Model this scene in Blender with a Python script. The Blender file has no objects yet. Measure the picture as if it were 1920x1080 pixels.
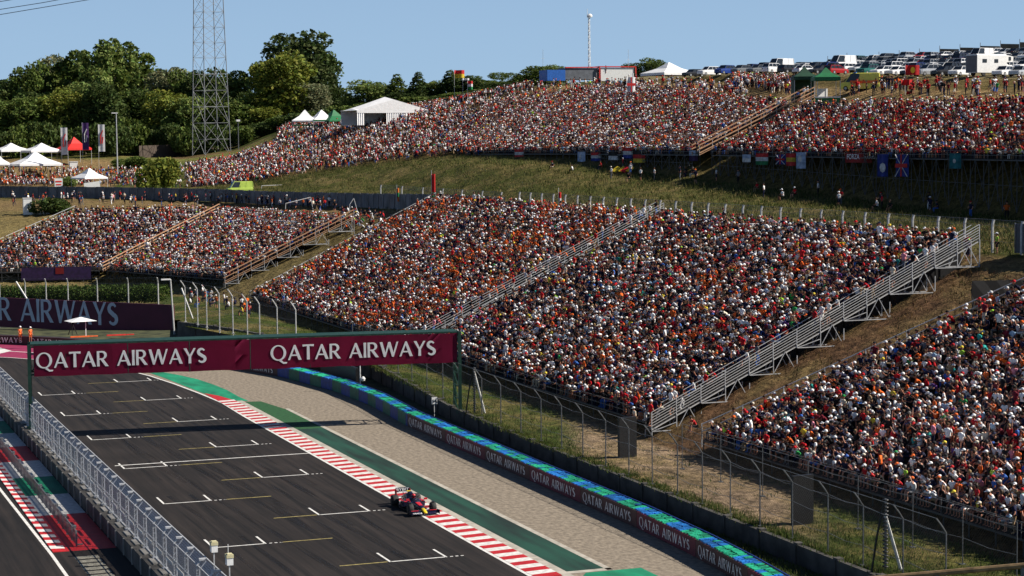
import bpy, bmesh, math, random
import numpy as np
from mathutils import Vector, Matrix
scene = bpy.context.scene
COL = scene.collection
random.seed(7); RNG = np.random.default_rng(7)

# ------------------------------------------------------------------ camera
F, H = 3770.55, 24.435                      # focal length in pixels of a 1920 px wide frame, camera height
_p, _y, _r = 0.073407, 0.355280, -0.009873
_cy, _sy, _cp, _sp, _cr, _sr = math.cos(_y), math.sin(_y), math.cos(_p), math.sin(_p), math.cos(_r), math.sin(_r)
FW = np.array([_sy*_cp, _cy*_cp, -_sp]); _R0 = np.array([_cy, -_sy, 0.0]); _U0 = np.cross(_R0, FW)
RT = _cr*_R0 + _sr*_U0; UP = -_sr*_R0 + _cr*_U0
EYE = np.array([0, 0, H])
cam_d = bpy.data.cameras.new('camera'); cam = bpy.data.objects.new('camera', cam_d); COL.objects.link(cam)
cam_d.sensor_width = 36; cam_d.lens = F/1920*36; cam_d.clip_start = 1; cam_d.clip_end = 20000
M = Matrix.Identity(4)
for i in range(3):
    M[i][0] = RT[i]; M[i][1] = UP[i]; M[i][2] = -FW[i]; M[i][3] = EYE[i]
cam.matrix_world = M; scene.camera = cam

# ------------------------------------------------------------------ sky and sun
SUN_EL = math.radians(39); SUN_AZ = math.radians(-20)       # azimuth measured from +X, negative = towards the viewer
world = bpy.data.worlds.new('World'); scene.world = world; world.use_nodes = True
wn = world.node_tree.nodes; wl = world.node_tree.links
bg = wn['Background']; sky = wn.new('ShaderNodeTexSky'); sky.sky_type = 'NISHITA'; sky.sun_disc = False
sky.sun_elevation = SUN_EL; sky.sun_rotation = math.radians(90) - SUN_AZ
sky.altitude = 5000; sky.air_density = 1.0; sky.dust_density = 0.0; sky.ozone_density = 4.0
mxw = wn.new('ShaderNodeMixRGB'); mxw.inputs[0].default_value = .55; mxw.inputs[2].default_value = (4.0, 5.95, 8.3, 1)     # pale summer air evens out the sky
wtc = wn.new('ShaderNodeTexCoord'); wsx = wn.new('ShaderNodeSeparateXYZ'); wmr = wn.new('ShaderNodeMapRange'); wmr.inputs[1].default_value = .05; wmr.inputs[2].default_value = .35; wmr.inputs[3].default_value = .8; wmr.inputs[4].default_value = 0
wl.new(wtc.outputs['Generated'], wsx.inputs[0]); wl.new(wsx.outputs[2], wmr.inputs[0]); wl.new(wmr.outputs[0], mxw.inputs[0]); wl.new(sky.outputs[0], mxw.inputs[1]); wl.new(mxw.outputs[0], bg.inputs[0]); bg.inputs[1].default_value = 0.056
sd = bpy.data.lights.new('sun', 'SUN'); so = bpy.data.objects.new('sun', sd); COL.objects.link(so)
sd.energy = 5.0; sd.angle = math.radians(0.5); sd.color = (1.0, 0.93, 0.83)
sv = Vector((math.cos(SUN_EL)*math.cos(SUN_AZ), math.cos(SUN_EL)*math.sin(SUN_AZ), math.sin(SUN_EL)))
so.rotation_euler = sv.to_track_quat('Z', 'Y').to_euler(); so.location = (0, 0, 200)
scene.view_settings.view_transform = 'Standard'; scene.view_settings.look = 'None'
scene.view_settings.exposure = 0.68; scene.view_settings.gamma = 1.0
scene.render.engine = 'CYCLES'
scene.cycles.max_bounces = 5; scene.cycles.diffuse_bounces = 2; scene.cycles.glossy_bounces = 2
scene.cycles.transparent_max_bounces = 16

# ------------------------------------------------------------------ surveying helpers (all give real points in the world)
def ray(x, y): return FW + RT*(x-960)/F - UP*(y-540)/F
def at(x, y, D): return EYE + ray(x, y)*D                     # D = distance along the view axis
def on_z(x, y, z=0.0): d = ray(x, y); return EYE + d*((z-H)/d[2])
def on_x(x, y, X): d = ray(x, y); return EYE + d*X/d[0]
def on_y(x, y, Y): d = ray(x, y); return EYE + d*Y/d[1]
def on_p(x, y, x0, z0, s): d = ray(x, y); return EYE + d*((z0-x0*s-H)/(d[2]-d[0]*s))
def px(P):
    d = np.asarray(P, float)-EYE; z = d@FW
    return 960+F*(d@RT)/z, 540-F*(d@UP)/z, z
def up_d(u, D, z):                                           # point in column u at distance D and height z
    P = at(u, 270, D); return np.array([P[0], P[1], z])

# ------------------------------------------------------------------ materials
def nodes(m): m.use_nodes = True; return m.node_tree.nodes, m.node_tree.links, m.node_tree.nodes['Principled BSDF']
MATS = {}
def mat(name, col, rough=0.7, var=0.12, scale=2.0, metal=0.0, bump=0.0, detail=4, stretch=(1, 1, 1), spec=0.4, col2=None, trans=0.0, fac=(0.35, 0.65)):
    if name in MATS: return MATS[name]
    m = bpy.data.materials.new(name); n, l, b = nodes(m)
    tc = n.new('ShaderNodeTexCoord'); mp = n.new('ShaderNodeMapping'); mp.inputs['Scale'].default_value = stretch
    nz = n.new('ShaderNodeTexNoise'); nz.inputs['Scale'].default_value = scale; nz.inputs['Detail'].default_value = detail
    rp = n.new('ShaderNodeValToRGB'); rp.color_ramp.elements[0].position = fac[0]; rp.color_ramp.elements[1].position = fac[1]
    c = np.array(col[:3]); a = c*(1-var); e = np.minimum(c*(1+var), 1) if col2 is None else np.array(col2)
    rp.color_ramp.elements[0].color = (*a, 1); rp.color_ramp.elements[1].color = (*e, 1)
    l.new(tc.outputs['Object'], mp.inputs[0]); l.new(mp.outputs[0], nz.inputs['Vector']); l.new(nz.outputs[0], rp.inputs[0]); l.new(rp.outputs[0], b.inputs['Base Color'])
    b.inputs['Roughness'].default_value = rough; b.inputs['Metallic'].default_value = metal
    b.inputs['Specular IOR Level'].default_value = spec
    if bump:
        bp_ = n.new('ShaderNodeBump'); bp_.inputs['Strength'].default_value = bump; bp_.inputs['Distance'].default_value = 0.1
        l.new(nz.outputs[0], bp_.inputs['Height']); l.new(bp_.outputs[0], b.inputs['Normal'])
    if trans:
        t = n.new('ShaderNodeBsdfTranslucent'); l.new(rp.outputs[0], t.inputs[0]); mx = n.new('ShaderNodeMixShader'); mx.inputs[0].default_value = trans
        l.new(b.outputs[0], mx.inputs[1]); l.new(t.outputs[0], mx.inputs[2]); l.new(mx.outputs[0], n['Material Output'].inputs[0])
    MATS[name] = m; return m
def attr_mat(name, rough=0.8, var=0.25, scale=3.0, bump=0.0, trans=0.0):
    m = bpy.data.materials.new(name); n, l, b = nodes(m)
    at_ = n.new('ShaderNodeAttribute'); at_.attribute_name = 'tint'
    tc = n.new('ShaderNodeTexCoord'); nz = n.new('ShaderNodeTexNoise'); nz.inputs['Scale'].default_value = scale; nz.inputs['Detail'].default_value = 6
    mr = n.new('ShaderNodeMapRange'); mr.inputs[1].default_value = 0.3; mr.inputs[2].default_value = 0.7; mr.inputs[3].default_value = 1-var; mr.inputs[4].default_value = 1+var
    vm = n.new('ShaderNodeVectorMath'); vm.operation = 'SCALE'
    l.new(tc.outputs['Object'], nz.inputs['Vector']); l.new(nz.outputs[0], mr.inputs[0]); l.new(at_.outputs['Color'], vm.inputs[0]); l.new(mr.outputs[0], vm.inputs['Scale'])
    l.new(vm.outputs[0], b.inputs['Base Color']); b.inputs['Roughness'].default_value = rough; b.inputs['Specular IOR Level'].default_value = 0.2
    if bump:
        bp_ = n.new('ShaderNodeBump'); bp_.inputs['Strength'].default_value = bump; bp_.inputs['Distance'].default_value = 0.25
        l.new(nz.outputs[0], bp_.inputs['Height']); l.new(bp_.outputs[0], b.inputs['Normal'])
    if trans:
        t = n.new('ShaderNodeBsdfTranslucent'); l.new(vm.outputs[0], t.inputs[0]); mx = n.new('ShaderNodeMixShader'); mx.inputs[0].default_value = trans
        l.new(b.outputs[0], mx.inputs[1]); l.new(t.outputs[0], mx.inputs[2]); l.new(mx.outputs[0], n['Material Output'].inputs[0])
    return m
def mesh_mat(name, col, pitch=0.12, wire=0.012, metal=0.6, rough=0.5):
    """woven wire netting: opaque wires, open holes (pattern lies in the plane of the sheet)"""
    m = bpy.data.materials.new(name); n, l, b = nodes(m)
    tc = n.new('ShaderNodeTexCoord'); sp = n.new('ShaderNodeSeparateXYZ'); l.new(tc.outputs['Object'], sp.inputs[0])
    def mth(op, a, c=None):
        q = n.new('ShaderNodeMath'); q.operation = op
        for i, v in enumerate((a, c)):
            if v is None: continue
            if hasattr(v, 'name'): l.new(v, q.inputs[i])
            else: q.inputs[i].default_value = v
        return q.outputs[0]
    s = mth('ADD', sp.outputs[0], sp.outputs[1])
    a = mth('PINGPONG', mth('ADD', s, sp.outputs[2]), pitch); c = mth('PINGPONG', mth('SUBTRACT', s, sp.outputs[2]), pitch)
    f = mth('MAXIMUM', mth('LESS_THAN', a, wire), mth('LESS_THAN', c, wire))
    t = n.new('ShaderNodeBsdfTransparent'); mx = n.new('ShaderNodeMixShader'); l.new(f, mx.inputs[0]); l.new(t.outputs[0], mx.inputs[1]); l.new(b.outputs[0], mx.inputs[2])
    l.new(mx.outputs[0], n['Material Output'].inputs[0]); b.inputs['Base Color'].default_value = (*col, 1); b.inputs['Metallic'].default_value = metal; b.inputs['Roughness'].default_value = rough
    return m

# ------------------------------------------------------------------ mesh helpers
class MB:
    def __init__(s): s.v = []; s.f = []; s.mi = []; s.m = 0; s.smooth = False
    def add(s, vs, fs):
        o = len(s.v); s.v += [tuple(map(float, p)) for p in vs]; s.f += [tuple(i+o for i in f) for f in fs]; s.mi += [s.m]*len(fs); return s
    def box(s, c, d, rz=0, taper=1.0):
        x, y, z = d[0]/2, d[1]/2, d[2]/2; co, si = math.cos(rz), math.sin(rz); vs = []
        for k in (-1, 1):
            t = taper if k > 0 else 1
            for a, b_ in ((-1, -1), (1, -1), (1, 1), (-1, 1)):
                X, Y = a*x*t, b_*y*t; vs.append((c[0]+X*co-Y*si, c[1]+X*si+Y*co, c[2]+k*z))
        return s.add(vs, [(3, 2, 1, 0), (4, 5, 6, 7), (0, 1, 5, 4), (1, 2, 6, 5), (2, 3, 7, 6), (3, 0, 4, 7)])
    def beam(s, p, q, r, r2=None, n=4, cap=True):
        p = Vector(p); q = Vector(q); d = q-p
        if d.length < 1e-6: return s
        r2 = r if r2 is None else r2; d.normalize()
        a = d.cross(Vector((0, 0, 1)));
        if a.length < 1e-3: a = d.cross(Vector((1, 0, 0)))
        a.normalize(); b = a.cross(d); vs = []
        for c, rr in ((p, r), (q, r2)):
            for i in range(n):
                t = 2*math.pi*(i+.5)/n; vs.append(c+a*math.cos(t)*rr+b*math.sin(t)*rr)
        fs = [(i, (i+1) % n, n+(i+1) % n, n+i) for i in range(n)]
        if cap: fs += [tuple(range(n-1, -1, -1)), tuple(range(n, 2*n))]
        return s.add(vs, fs)
    def path(s, pts, r, n=5):
        for a, b in zip(pts, pts[1:]): s.beam(a, b, r, n=n)
        return s
    def quad(s, a, b, c, d): return s.add([a, b, c, d], [(0, 1, 2, 3)])
    def poly(s, pts): return s.add(pts, [tuple(range(len(pts)))])
    def loft(s, rings, closed=True, cap=True):
        n = len(rings[0]); vs = [p for r in rings for p in r]; fs = []
        for k in range(len(rings)-1):
            for i in range(n if closed else n-1):
                j = (i+1) % n; fs.append((k*n+i, k*n+j, (k+1)*n+j, (k+1)*n+i))
        if cap and closed: fs += [tuple(range(n-1, -1, -1)), tuple(range((len(rings)-1)*n, len(rings)*n))]
        return s.add(vs, fs)
    def lathe(s, prof, c=(0, 0, 0), n=12):
        rings = [[(c[0]+r*math.cos(2*math.pi*i/n), c[1]+r*math.sin(2*math.pi*i/n), c[2]+z) for i in range(n)] for r, z in prof]
        return s.loft(rings)
    def wheel(s, c, r, w, n=16, ri=0.0, axis='x'):
        """cylinder on its side, rounded shoulders; axis x or y"""
        pr = [(r*.93, -w/2), (r, -w*.36), (r, w*.36), (r*.93, w/2)]; rings = []
        for rr, o in pr:
            ring = []
            for i in range(n):
                t = 2*math.pi*i/n; a, b = rr*math.cos(t), rr*math.sin(t)
                ring.append((c[0]+o, c[1]+a, c[2]+b) if axis == 'x' else (c[0]-a, c[1]+o, c[2]+b))
            rings.append(ring)
        return s.loft(rings)
    def prism(s, poly, y0, y1):      # polygon in xz extruded along y
        n = len(poly); vs = [(x, y0, z) for x, z in poly]+[(x, y1, z) for x, z in poly]
        return s.add(vs, [tuple(range(n)), tuple(range(2*n-1, n-1, -1))]+[(i, n+i, n+(i+1) % n, (i+1) % n) for i in range(n)])
    def build(s, name, mats, parent=None, smooth=False, loc=None, rot=None):
        me = bpy.data.meshes.new(name); me.from_pydata(s.v, [], s.f)
        for m_ in (mats if isinstance(mats, (list, tuple)) else [mats]): me.materials.append(m_)
        if any(s.mi): me.polygons.foreach_set('material_index', s.mi)
        if smooth: me.polygons.foreach_set('use_smooth', [True]*len(s.f))
        me.update(); o = bpy.data.objects.new(name, me); COL.objects.link(o)
        if parent: o.parent = parent
        if loc is not None: o.location = tuple(map(float, loc))
        if rot is not None: o.rotation_euler = rot
        return o
def tag(o, label=None, cat=None, group=None, kind=None):
    if label: o['label'] = label
    if cat: o['category'] = cat
    if group: o['group'] = group
    if kind: o['kind'] = kind
    return o
def empty(name, loc=(0, 0, 0), rz=0.0, label=None, cat=None, group=None):
    o = bpy.data.objects.new(name, None); COL.objects.link(o); o.location = tuple(map(float, loc)); o.rotation_euler = (0, 0, rz); o.empty_display_size = .3
    return tag(o, label, cat, group)
def struct(name, mb, m, **k): return tag(mb.build(name, m, **k), kind='structure')
def copy_tree(o, parent=None):
    c = o.copy(); COL.objects.link(c)
    if parent: c.parent = parent
    for ch in o.children: copy_tree(ch, c)
    return c
ORD = ['first', 'second', 'third', 'fourth', 'fifth', 'sixth', 'seventh', 'eighth', 'ninth', 'tenth', 'eleventh', 'twelfth']
def nth(i):
    if i < 12: return ORD[i]
    k = i+1; s = 'th' if 10 <= k % 100 <= 20 else {1: 'st', 2: 'nd', 3: 'rd'}.get(k % 10, 'th'); return f'{k}{s}'

# ---- lettering: flared roman capitals drawn as outlines (unit cap height), and plain lettering for small signs
def _arc(cx, cy, rx, ry, a0, a1, n=12): return [(cx+rx*math.cos(math.radians(a0+(a1-a0)*i/n)), cy+ry*math.sin(math.radians(a0+(a1-a0)*i/n))) for i in range(n+1)]
def _S():
    c = _arc(.29, .74, .185, .19, 25, 250, 12)+_arc(.30, .27, .20, .20, 75, -155, 12)
    wd = [(.07+.10*math.sin(math.pi*i/(len(c)-1))**1.2) for i in range(len(c))]
    L, Rr = [], []
    for i, p in enumerate(c):
        a = c[max(0, i-1)]; b = c[min(len(c)-1, i+1)]; dx, dy = b[0]-a[0], b[1]-a[1]; q = math.hypot(dx, dy) or 1
        nx, ny = -dy/q, dx/q; w = wd[i]/2+.015; L.append((p[0]+nx*w, p[1]+ny*w)); Rr.append((p[0]-nx*w, p[1]-ny*w))
    return [L+Rr[::-1]]
GL = {
 'I': (.19, [[(0, 0), (.17, 0), (.15, .5), (.17, 1), (0, 1), (.02, .5)]]),
 'T': (.70, [[(0, 1.01), (.01, .87), (.27, .9), (.26, 0), (.44, 0), (.43, .9), (.69, .87), (.70, 1.01)]]),
 'A': (.84, [[(0, 0), (.12, 0), (.22, .27), (.555, .27), (.65, 0), (.84, 0), (.475, 1), (.375, 1)], [(.255, .36), (.525, .36), (.40, .76)]]),
 'W': (1.16, [[(0, 1), (.17, 1), (.345, .28), (.53, 1), (.67, 1), (.85, .28), (1.05, 1), (1.16, 1), (.87, 0), (.76, 0), (.57, .70), (.36, 0), (.25, 0)]]),
 'Y': (.74, [[(0, 1), (.18, 1), (.38, .56), (.61, 1), (.74, 1), (.455, .44), (.46, 0), (.29, 0), (.30, .44)]]),
 'R': (.70, [[(0, 0), (.16, 0), (.15, .43), (.22, .43), (.50, 0), (.70, 0), (.40, .46)]+_arc(.33, .73, .27, .27, -60, 90, 9)+[(0, 1)], [(.15, .52), (.30, .52)]+_arc(.29, .71, .15, .19, -80, 90, 8)+[(.15, .9)]]),
 'Q': (1.0, [_arc(.48, .5, .48, .52, 0, 352, 26), _arc(.48, .5, .32, .44, 4, 356, 26), [(.52, -.04), (.66, .02), (.80, -.12), (1.02, -.13), (.98, -.22), (.78, -.24)]]),
 'S': (.55, _S()), ' ': (.38, [])}
def word(name, text, p0, dx, up, height, m, parent, width=None, depth=.01, gap=.10, font=False):
    """text standing on the line that starts at p0 and runs along dx"""
    cu = bpy.data.curves.new(name, 'FONT' if font else 'CURVE')
    if font:
        cu.body = text; cu.size = height/.7; cu.offset = .02*height; w0 = None
    else:
        cu.dimensions = '2D'; x = 0
        for ch in text:
            adv, outs = GL[ch]
            for o_ in outs:
                sp = cu.splines.new('POLY'); sp.points.add(len(o_)-1)
                for i, (a, b) in enumerate(o_): sp.points[i].co = ((x+a)*height, b*height, 0, 1)
                sp.use_cyclic_u = True
            x += adv+gap
    cu.fill_mode = 'BOTH'; cu.extrude = depth/2
    t = bpy.data.objects.new(name, cu); COL.objects.link(t)
    dg = bpy.context.evaluated_depsgraph_get(); me = bpy.data.meshes.new_from_object(t.evaluated_get(dg)); bpy.data.objects.remove(t)
    me.name = name; me.materials.clear(); me.materials.append(m)
    co = np.empty(len(me.vertices)*3); me.vertices.foreach_get('co', co); co = co.reshape(-1, 3)
    w0 = co[:, 0].max()-co[:, 0].min(); sx = (width/w0) if width else 1
    X = Vector(dx).normalized(); Uv = Vector(up).normalized(); N = X.cross(Uv)
    c2 = np.array(p0)[None]+(co[:, :1]-co[:, 0].min())*sx*np.array(X)+co[:, 1:2]*np.array(Uv)+co[:, 2:]*np.array(N)
    me.vertices.foreach_set('co', c2.ravel()); me.update()
    o = bpy.data.objects.new(name, me); COL.objects.link(o); o.parent = parent; return o

# common materials
m_white = mat('white_paint', (.78, .78, .76), .5, .06, 3); m_steel = mat('galvanised_steel', (.50, .51, .52), .45, .15, 4, metal=.2); m_scaf = mat('scaffold_steel', (.06, .062, .065), .6, .2, 4)
m_dsteel = mat('dark_steel', (.16, .17, .18), .5, .2, 4, metal=.4); m_black = mat('black_plastic', (.009, .009, .010), .5, .3, 6)
m_green = mat('gantry_green', (.007, .038, .025), .55, .25, 3); m_rust = mat('orange_rail', (.48, .27, .15), .6, .2, 3)
m_maroon = mat('maroon_vinyl', (.26, .008, .055), .5, .06, .7, trans=.3); m_letter = mat('white_vinyl', (.88, .88, .88), .5, .03, 2, trans=.3)
m_conc = mat('concrete', (.30, .285, .26), .9, .3, .8, bump=.3, detail=8); m_red = mat('red_fabric', (.62, .03, .02), .7, .15, 3)
m_orange = mat('orange_fabric', (.80, .15, .03), .7, .12, 3); m_canvas = mat('white_canvas', (.80, .80, .80), .7, .05, 1.2, bump=.3)
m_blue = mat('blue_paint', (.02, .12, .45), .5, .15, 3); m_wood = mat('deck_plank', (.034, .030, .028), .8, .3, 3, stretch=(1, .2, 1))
m_glass = mat('dark_glass', (.025, .03, .035), .12, .2, 2, spec=.6); m_rubber = mat('tyre_rubber', (.02, .02, .02), .75, .2, 8)
# ================================================================== GROUND AND TRACK (z = 0 is the start straight)
m_asph = bpy.data.materials.new('asphalt'); n, l, b = nodes(m_asph)
tc = n.new('ShaderNodeTexCoord'); mp = n.new('ShaderNodeMapping'); mp.inputs['Scale'].default_value = (2.2, .05, 1)
nz = n.new('ShaderNodeTexNoise'); nz.inputs['Scale'].default_value = 1.0; nz.inputs['Detail'].default_value = 8; nz.inputs['Roughness'].default_value = .65; nz.inputs['Distortion'].default_value = .4
n2 = n.new('ShaderNodeTexNoise'); n2.inputs['Scale'].default_value = 9; n2.inputs['Detail'].default_value = 6
n3 = n.new('ShaderNodeTexNoise'); n3.inputs['Scale'].default_value = .12; n3.inputs['Detail'].default_value = 3
rp = n.new('ShaderNodeValToRGB'); rp.color_ramp.elements[0].position = .33; rp.color_ramp.elements[0].color = (.005, .0046, .0045, 1)
rp.color_ramp.elements[1].position = .62; rp.color_ramp.elements[1].color = (.024, .0185, .016, 1)
mr = n.new('ShaderNodeMapRange'); mr.inputs[3].default_value = .7; mr.inputs[4].default_value = 1.3; vm = n.new('ShaderNodeVectorMath'); vm.operation = 'SCALE'
mr2 = n.new('ShaderNodeMapRange'); mr2.inputs[1].default_value = .35; mr2.inputs[2].default_value = .65; mr2.inputs[3].default_value = .8; mr2.inputs[4].default_value = 1.2; vm2 = n.new('ShaderNodeVectorMath'); vm2.operation = 'SCALE'
l.new(tc.outputs['Object'], mp.inputs[0]); l.new(mp.outputs[0], nz.inputs['Vector']); l.new(tc.outputs['Object'], n2.inputs['Vector']); l.new(tc.outputs['Object'], n3.inputs['Vector'])
l.new(nz.outputs[0], rp.inputs[0]); l.new(n2.outputs[0], mr.inputs[0]); l.new(rp.outputs[0], vm.inputs[0]); l.new(mr.outputs[0], vm.inputs['Scale'])
l.new(n3.outputs[0], mr2.inputs[0]); l.new(vm.outputs[0], vm2.inputs[0]); l.new(mr2.outputs[0], vm2.inputs['Scale']); l.new(vm2.outputs[0], b.inputs['Base Color'])
b.inputs['Roughness'].default_value = .85; b.inputs['Specular IOR Level'].default_value = .25
m_gravel = mat('gravel', (.165, .135, .10), .95, .2, 3.2, bump=.5, detail=15, col2=(.27, .225, .17), stretch=(1, .7, 1), fac=(.3, .7)); m_verge = mat('verge_soil', (.030, .040, .014), .95, .5, .6, detail=8, col2=(.07, .075, .03))
m_grn = mat('green_paint', (.006, .20, .10), .7, .3, .9, detail=8, stretch=(1, .3, 1)); m_dgrn = mat('worn_green_paint', (.004, .026, .018), .8, .45, .7, detail=8, stretch=(1.5, .15, 1), col2=(.006, .055, .034))
m_redp = mat('red_paint', (.42, .012, .015), .6, .12, 1.5); m_whp = mat('white_road_paint', (.62, .61, .58), .7, .18, 3, detail=7); m_yel = mat('faded_yellow_paint', (.34, .28, .10), .8, .3, 4, detail=7)
m_mag = mat('magenta_paint', (.25, .02, .07), .7, .15, 1.5); m_cedge = mat('concrete_edging', (.36, .33, .28), .9, .2, 1.5, detail=8); m_grass_flat = mat('artificial_turf', (.012, .07, .02), .95, .25, 3)
def sheet(name, pts, z, m):
    return struct(name, MB().poly([(p[0], p[1], z) for p in pts]), m)
sheet('ground', [(-9000, -3000), (9000, -3000), (9000, 12000), (-9000, 12000)], -.02, m_verge)
edge = [(39.7, 60), (39.7, 176), (39.9, 186), (39.4, 194), (38.6, 203), (37.6, 211), (36.2, 218), (33.6, 225), (30, 231), (26, 236.5), (20, 242), (10, 248.5), (-8, 257), (-60, 275)]
sheet('track', [(-60, 60)]+edge, 0.0, m_asph)
bar = [(46.0, 70), (48.3, 87), (49.0, 93), (49.8, 99.5), (50.35, 106), (50.75, 115), (50.85, 130), (50.95, 145), (51.1, 164), (52.0, 178), (51.8, 190), (50.0, 204), (46.5, 216), (41.5, 230), (33.5, 246), (27.5, 252.5), (14, 262), (-60, 292)]
sheet('gravel_trap', [(39.6, 60)]+edge[1:8]+[(36.6, 228)]+[(41.5, 230), (46.5, 216), (50.0, 204), (51.8, 190), (52.6, 178), (51.9, 164), (51.6, 130), (51.4, 112), (50.6, 100), (49.5, 92), (47.4, 80), (46.4, 60)], -.006, m_gravel)
sheet('run_off', [(36.2, 218), (33.6, 225), (30, 231), (26, 236.5), (20, 242), (10, 248.5), (-8, 257), (-60, 275), (-60, 300), (-8, 274), (14, 262), (27.5, 252.5), (33.5, 246), (38.5, 231), (38.4, 219)], .004, m_mag)
def offs(line, d0, d1):
    out = []
    for i in range(len(line)):
        a = Vector(line[max(0, i-1)]); c = Vector(line[min(len(line)-1, i+1)]); t = (c-a).normalized(); nn = Vector((t.y, -t.x)); p = Vector(line[i]); out.append((p+nn*d0, p+nn*d1))
    return out
def strip(mb, line, d0, d1, z):
    o = offs(line, d0, d1)
    for (a, b_), (c, d) in zip(o, o[1:]): mb.quad((a.x, a.y, z), (b_.x, b_.y, z), (d.x, d.y, z), (c.x, c.y, z))
    return mb
struct('edge_line', strip(strip(MB(), edge, -.22, .0, .008), [(15.35, 60), (15.35, 121), (14.95, 150), (14.7, 200)], -.1, .1, .008), m_whp)
# magenta run-off has a white arrow and a white border
mb = strip(MB(), [(38.3, 221), (36.5, 228), (31, 238.5), (26.5, 244), (20, 249)], -.15, .15, .010)
struct('border_line', mb, m_whp)
a0 = on_z(0, 652); a1 = on_z(22, 658); a2 = on_z(0, 663); struct('runoff_arrow', MB().poly([(a0[0]-2.5, a0[1], .011), (*a0[:2], .011), (*a1[:2], .011), (*a2[:2], .011), (a2[0]-2.5, a2[1], .011)]), m_whp)
# painted green run-off beyond the kerb, and the worn green band beside it
sheet('green_runoff', [(37.9, 214.5), (38.5, 209), (39.1, 201), (39.75, 192.5), (40.6, 190.4), (41.3, 187.2), (42.4, 186.4)]+[tuple(on_z(u, v)[:2]) for u, v in ((448, 744), (425, 731), (400, 721), (370, 711), (335, 703), (300, 697), (284, 694))], .005, m_grn)
sheet('turf_mat', [(41.9, 186.0), (41.9, 166), (44.2, 166), (44.2, 179), (43.4, 185.6)], .004, m_grass_flat)
sheet('worn_green_band', [(41.9, 165.99), (41.9, 104.5), (44.2, 104.5), (44.2, 165.99)], .004, m_dgrn)
struct('edging', strip(strip(MB(), [(41.9, 187), (41.9, 92)], 0, .62, .006), [(44.2, 179.5), (44.2, 104)], -.38, .0, .006).quad((41.9, 104.5, .006), (44.6, 104.5, .006), (44.6, 103.9, .006), (41.9, 103.9, .006)), m_cedge)
sheet('green_patch', [(41.3, 101.5), (42.8, 103.8), (46.2, 103.8), (46.2, 92), (41.3, 92)], .005, m_grn)
# kerb: real ramp, 1.4 m wide
def kerb(name, x0, x1, y0, y1, h, per):
    mr_, mw = MB(), MB(); k = 0; y = y0
    while y < y1:
        q = mr_ if k % 2 == 0 else mw; e = min(y+per/2, y1); hi = h
        q.loft([[(x0, yy, .0), (x0, yy, .012), ((x0+x1)/2, yy, hi*.6), (x1, yy, hi), (x1, yy, .0)] for yy in (y, e)]); y += per/2; k += 1
    root = struct(name, mr_, m_redp); mw.build('white_block', m_whp, root); return root
kerb('kerb', 39.72, 41.25, 103.6, 187.6, .06, 1.75); sheet('kerb_end', [(39.72, 187.6), (41.25, 187.6), (40.6, 191.5), (39.72, 194)], .012, m_redp)
kerb('kerb', 16.35, 15.5, 121.5, 205, .06, 1.9)
# start grid
mb, my = MB(), MB()
def ln(q, x0, y0, x1, y1, w):
    d = Vector((x1-x0, y1-y0)); nn = Vector((-d.y, d.x)).normalized()*w/2
    q.quad((x0-nn.x, y0-nn.y, .009), (x1-nn.x, y1-nn.y, .009), (x1+nn.x, y1+nn.y, .009), (x0+nn.x, y0+nn.y, .009))
for i in range(-2, 9):
    y = 199.1-16*i
    for (xa, xb, yy, s) in ((24.75, 27.95, y, 1), (36.88, 33.45, y-8.1, -1)):
        if yy > 212 or yy < 62: continue
        ln(mb, min(xa, xb), yy, max(xa, xb), yy, .17)
        ln(mb, min(xa, xb), yy-.08, min(xa, xb), yy+2.7, .14); ln(mb, max(xa, xb), yy-.08, max(xa, xb), yy+2.4, .14)
        e = max(xa, xb)+.25
        for k in range(3): ln(mb, e+k*.33, yy, e+k*.33+.18, yy, .16)
        if s > 0: ln(my, 28.9, yy+.02, 32.2, yy+.02, .14)
        else: ln(my, 33.3, yy+.02, 30.4, yy+.02, .14)
ln(mb, 24.3, 152.8, 39.5, 152.8, .22)
m_skid = bpy.data.materials.new('rubber_mark'); n, l, b = nodes(m_skid); b.inputs['Base Color'].default_value = (.004, .004, .004, 1); b.inputs['Roughness'].default_value = .6
nz = n.new('ShaderNodeTexNoise'); nz.inputs['Scale'].default_value = 2.0; nz.inputs['Detail'].default_value = 6; tcs = n.new('ShaderNodeTexCoord'); mps = n.new('ShaderNodeMapping'); mps.inputs['Scale'].default_value = (1.2, .05, 1); mrs = n.new('ShaderNodeMapRange'); mrs.inputs[1].default_value = .4; mrs.inputs[2].default_value = .7; mrs.inputs[4].default_value = .5
l.new(tcs.outputs['Object'], mps.inputs[0]); l.new(mps.outputs[0], nz.inputs['Vector']); l.new(nz.outputs[0], mrs.inputs[0]); ts = n.new('ShaderNodeBsdfTransparent'); mxs = n.new('ShaderNodeMixShader'); l.new(mrs.outputs[0], mxs.inputs[0]); l.new(ts.outputs[0], mxs.inputs[1]); l.new(b.outputs[0], mxs.inputs[2]); l.new(mxs.outputs[0], n['Material Output'].inputs[0])
sk = MB()
for i in range(-2, 9):
    for xc in (25.6, 27.1, 34.4, 35.9):
        y0 = 199-16*i-(8.1 if xc > 30 else 0)+3; L_ = RNG.uniform(7, 15); dx = RNG.uniform(-.4, .9)
        sk.quad((xc+dx-.19, y0-L_, .005), (xc+dx+.19, y0-L_, .005), (xc+.19, y0, .005), (xc-.19, y0, .005))
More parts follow.
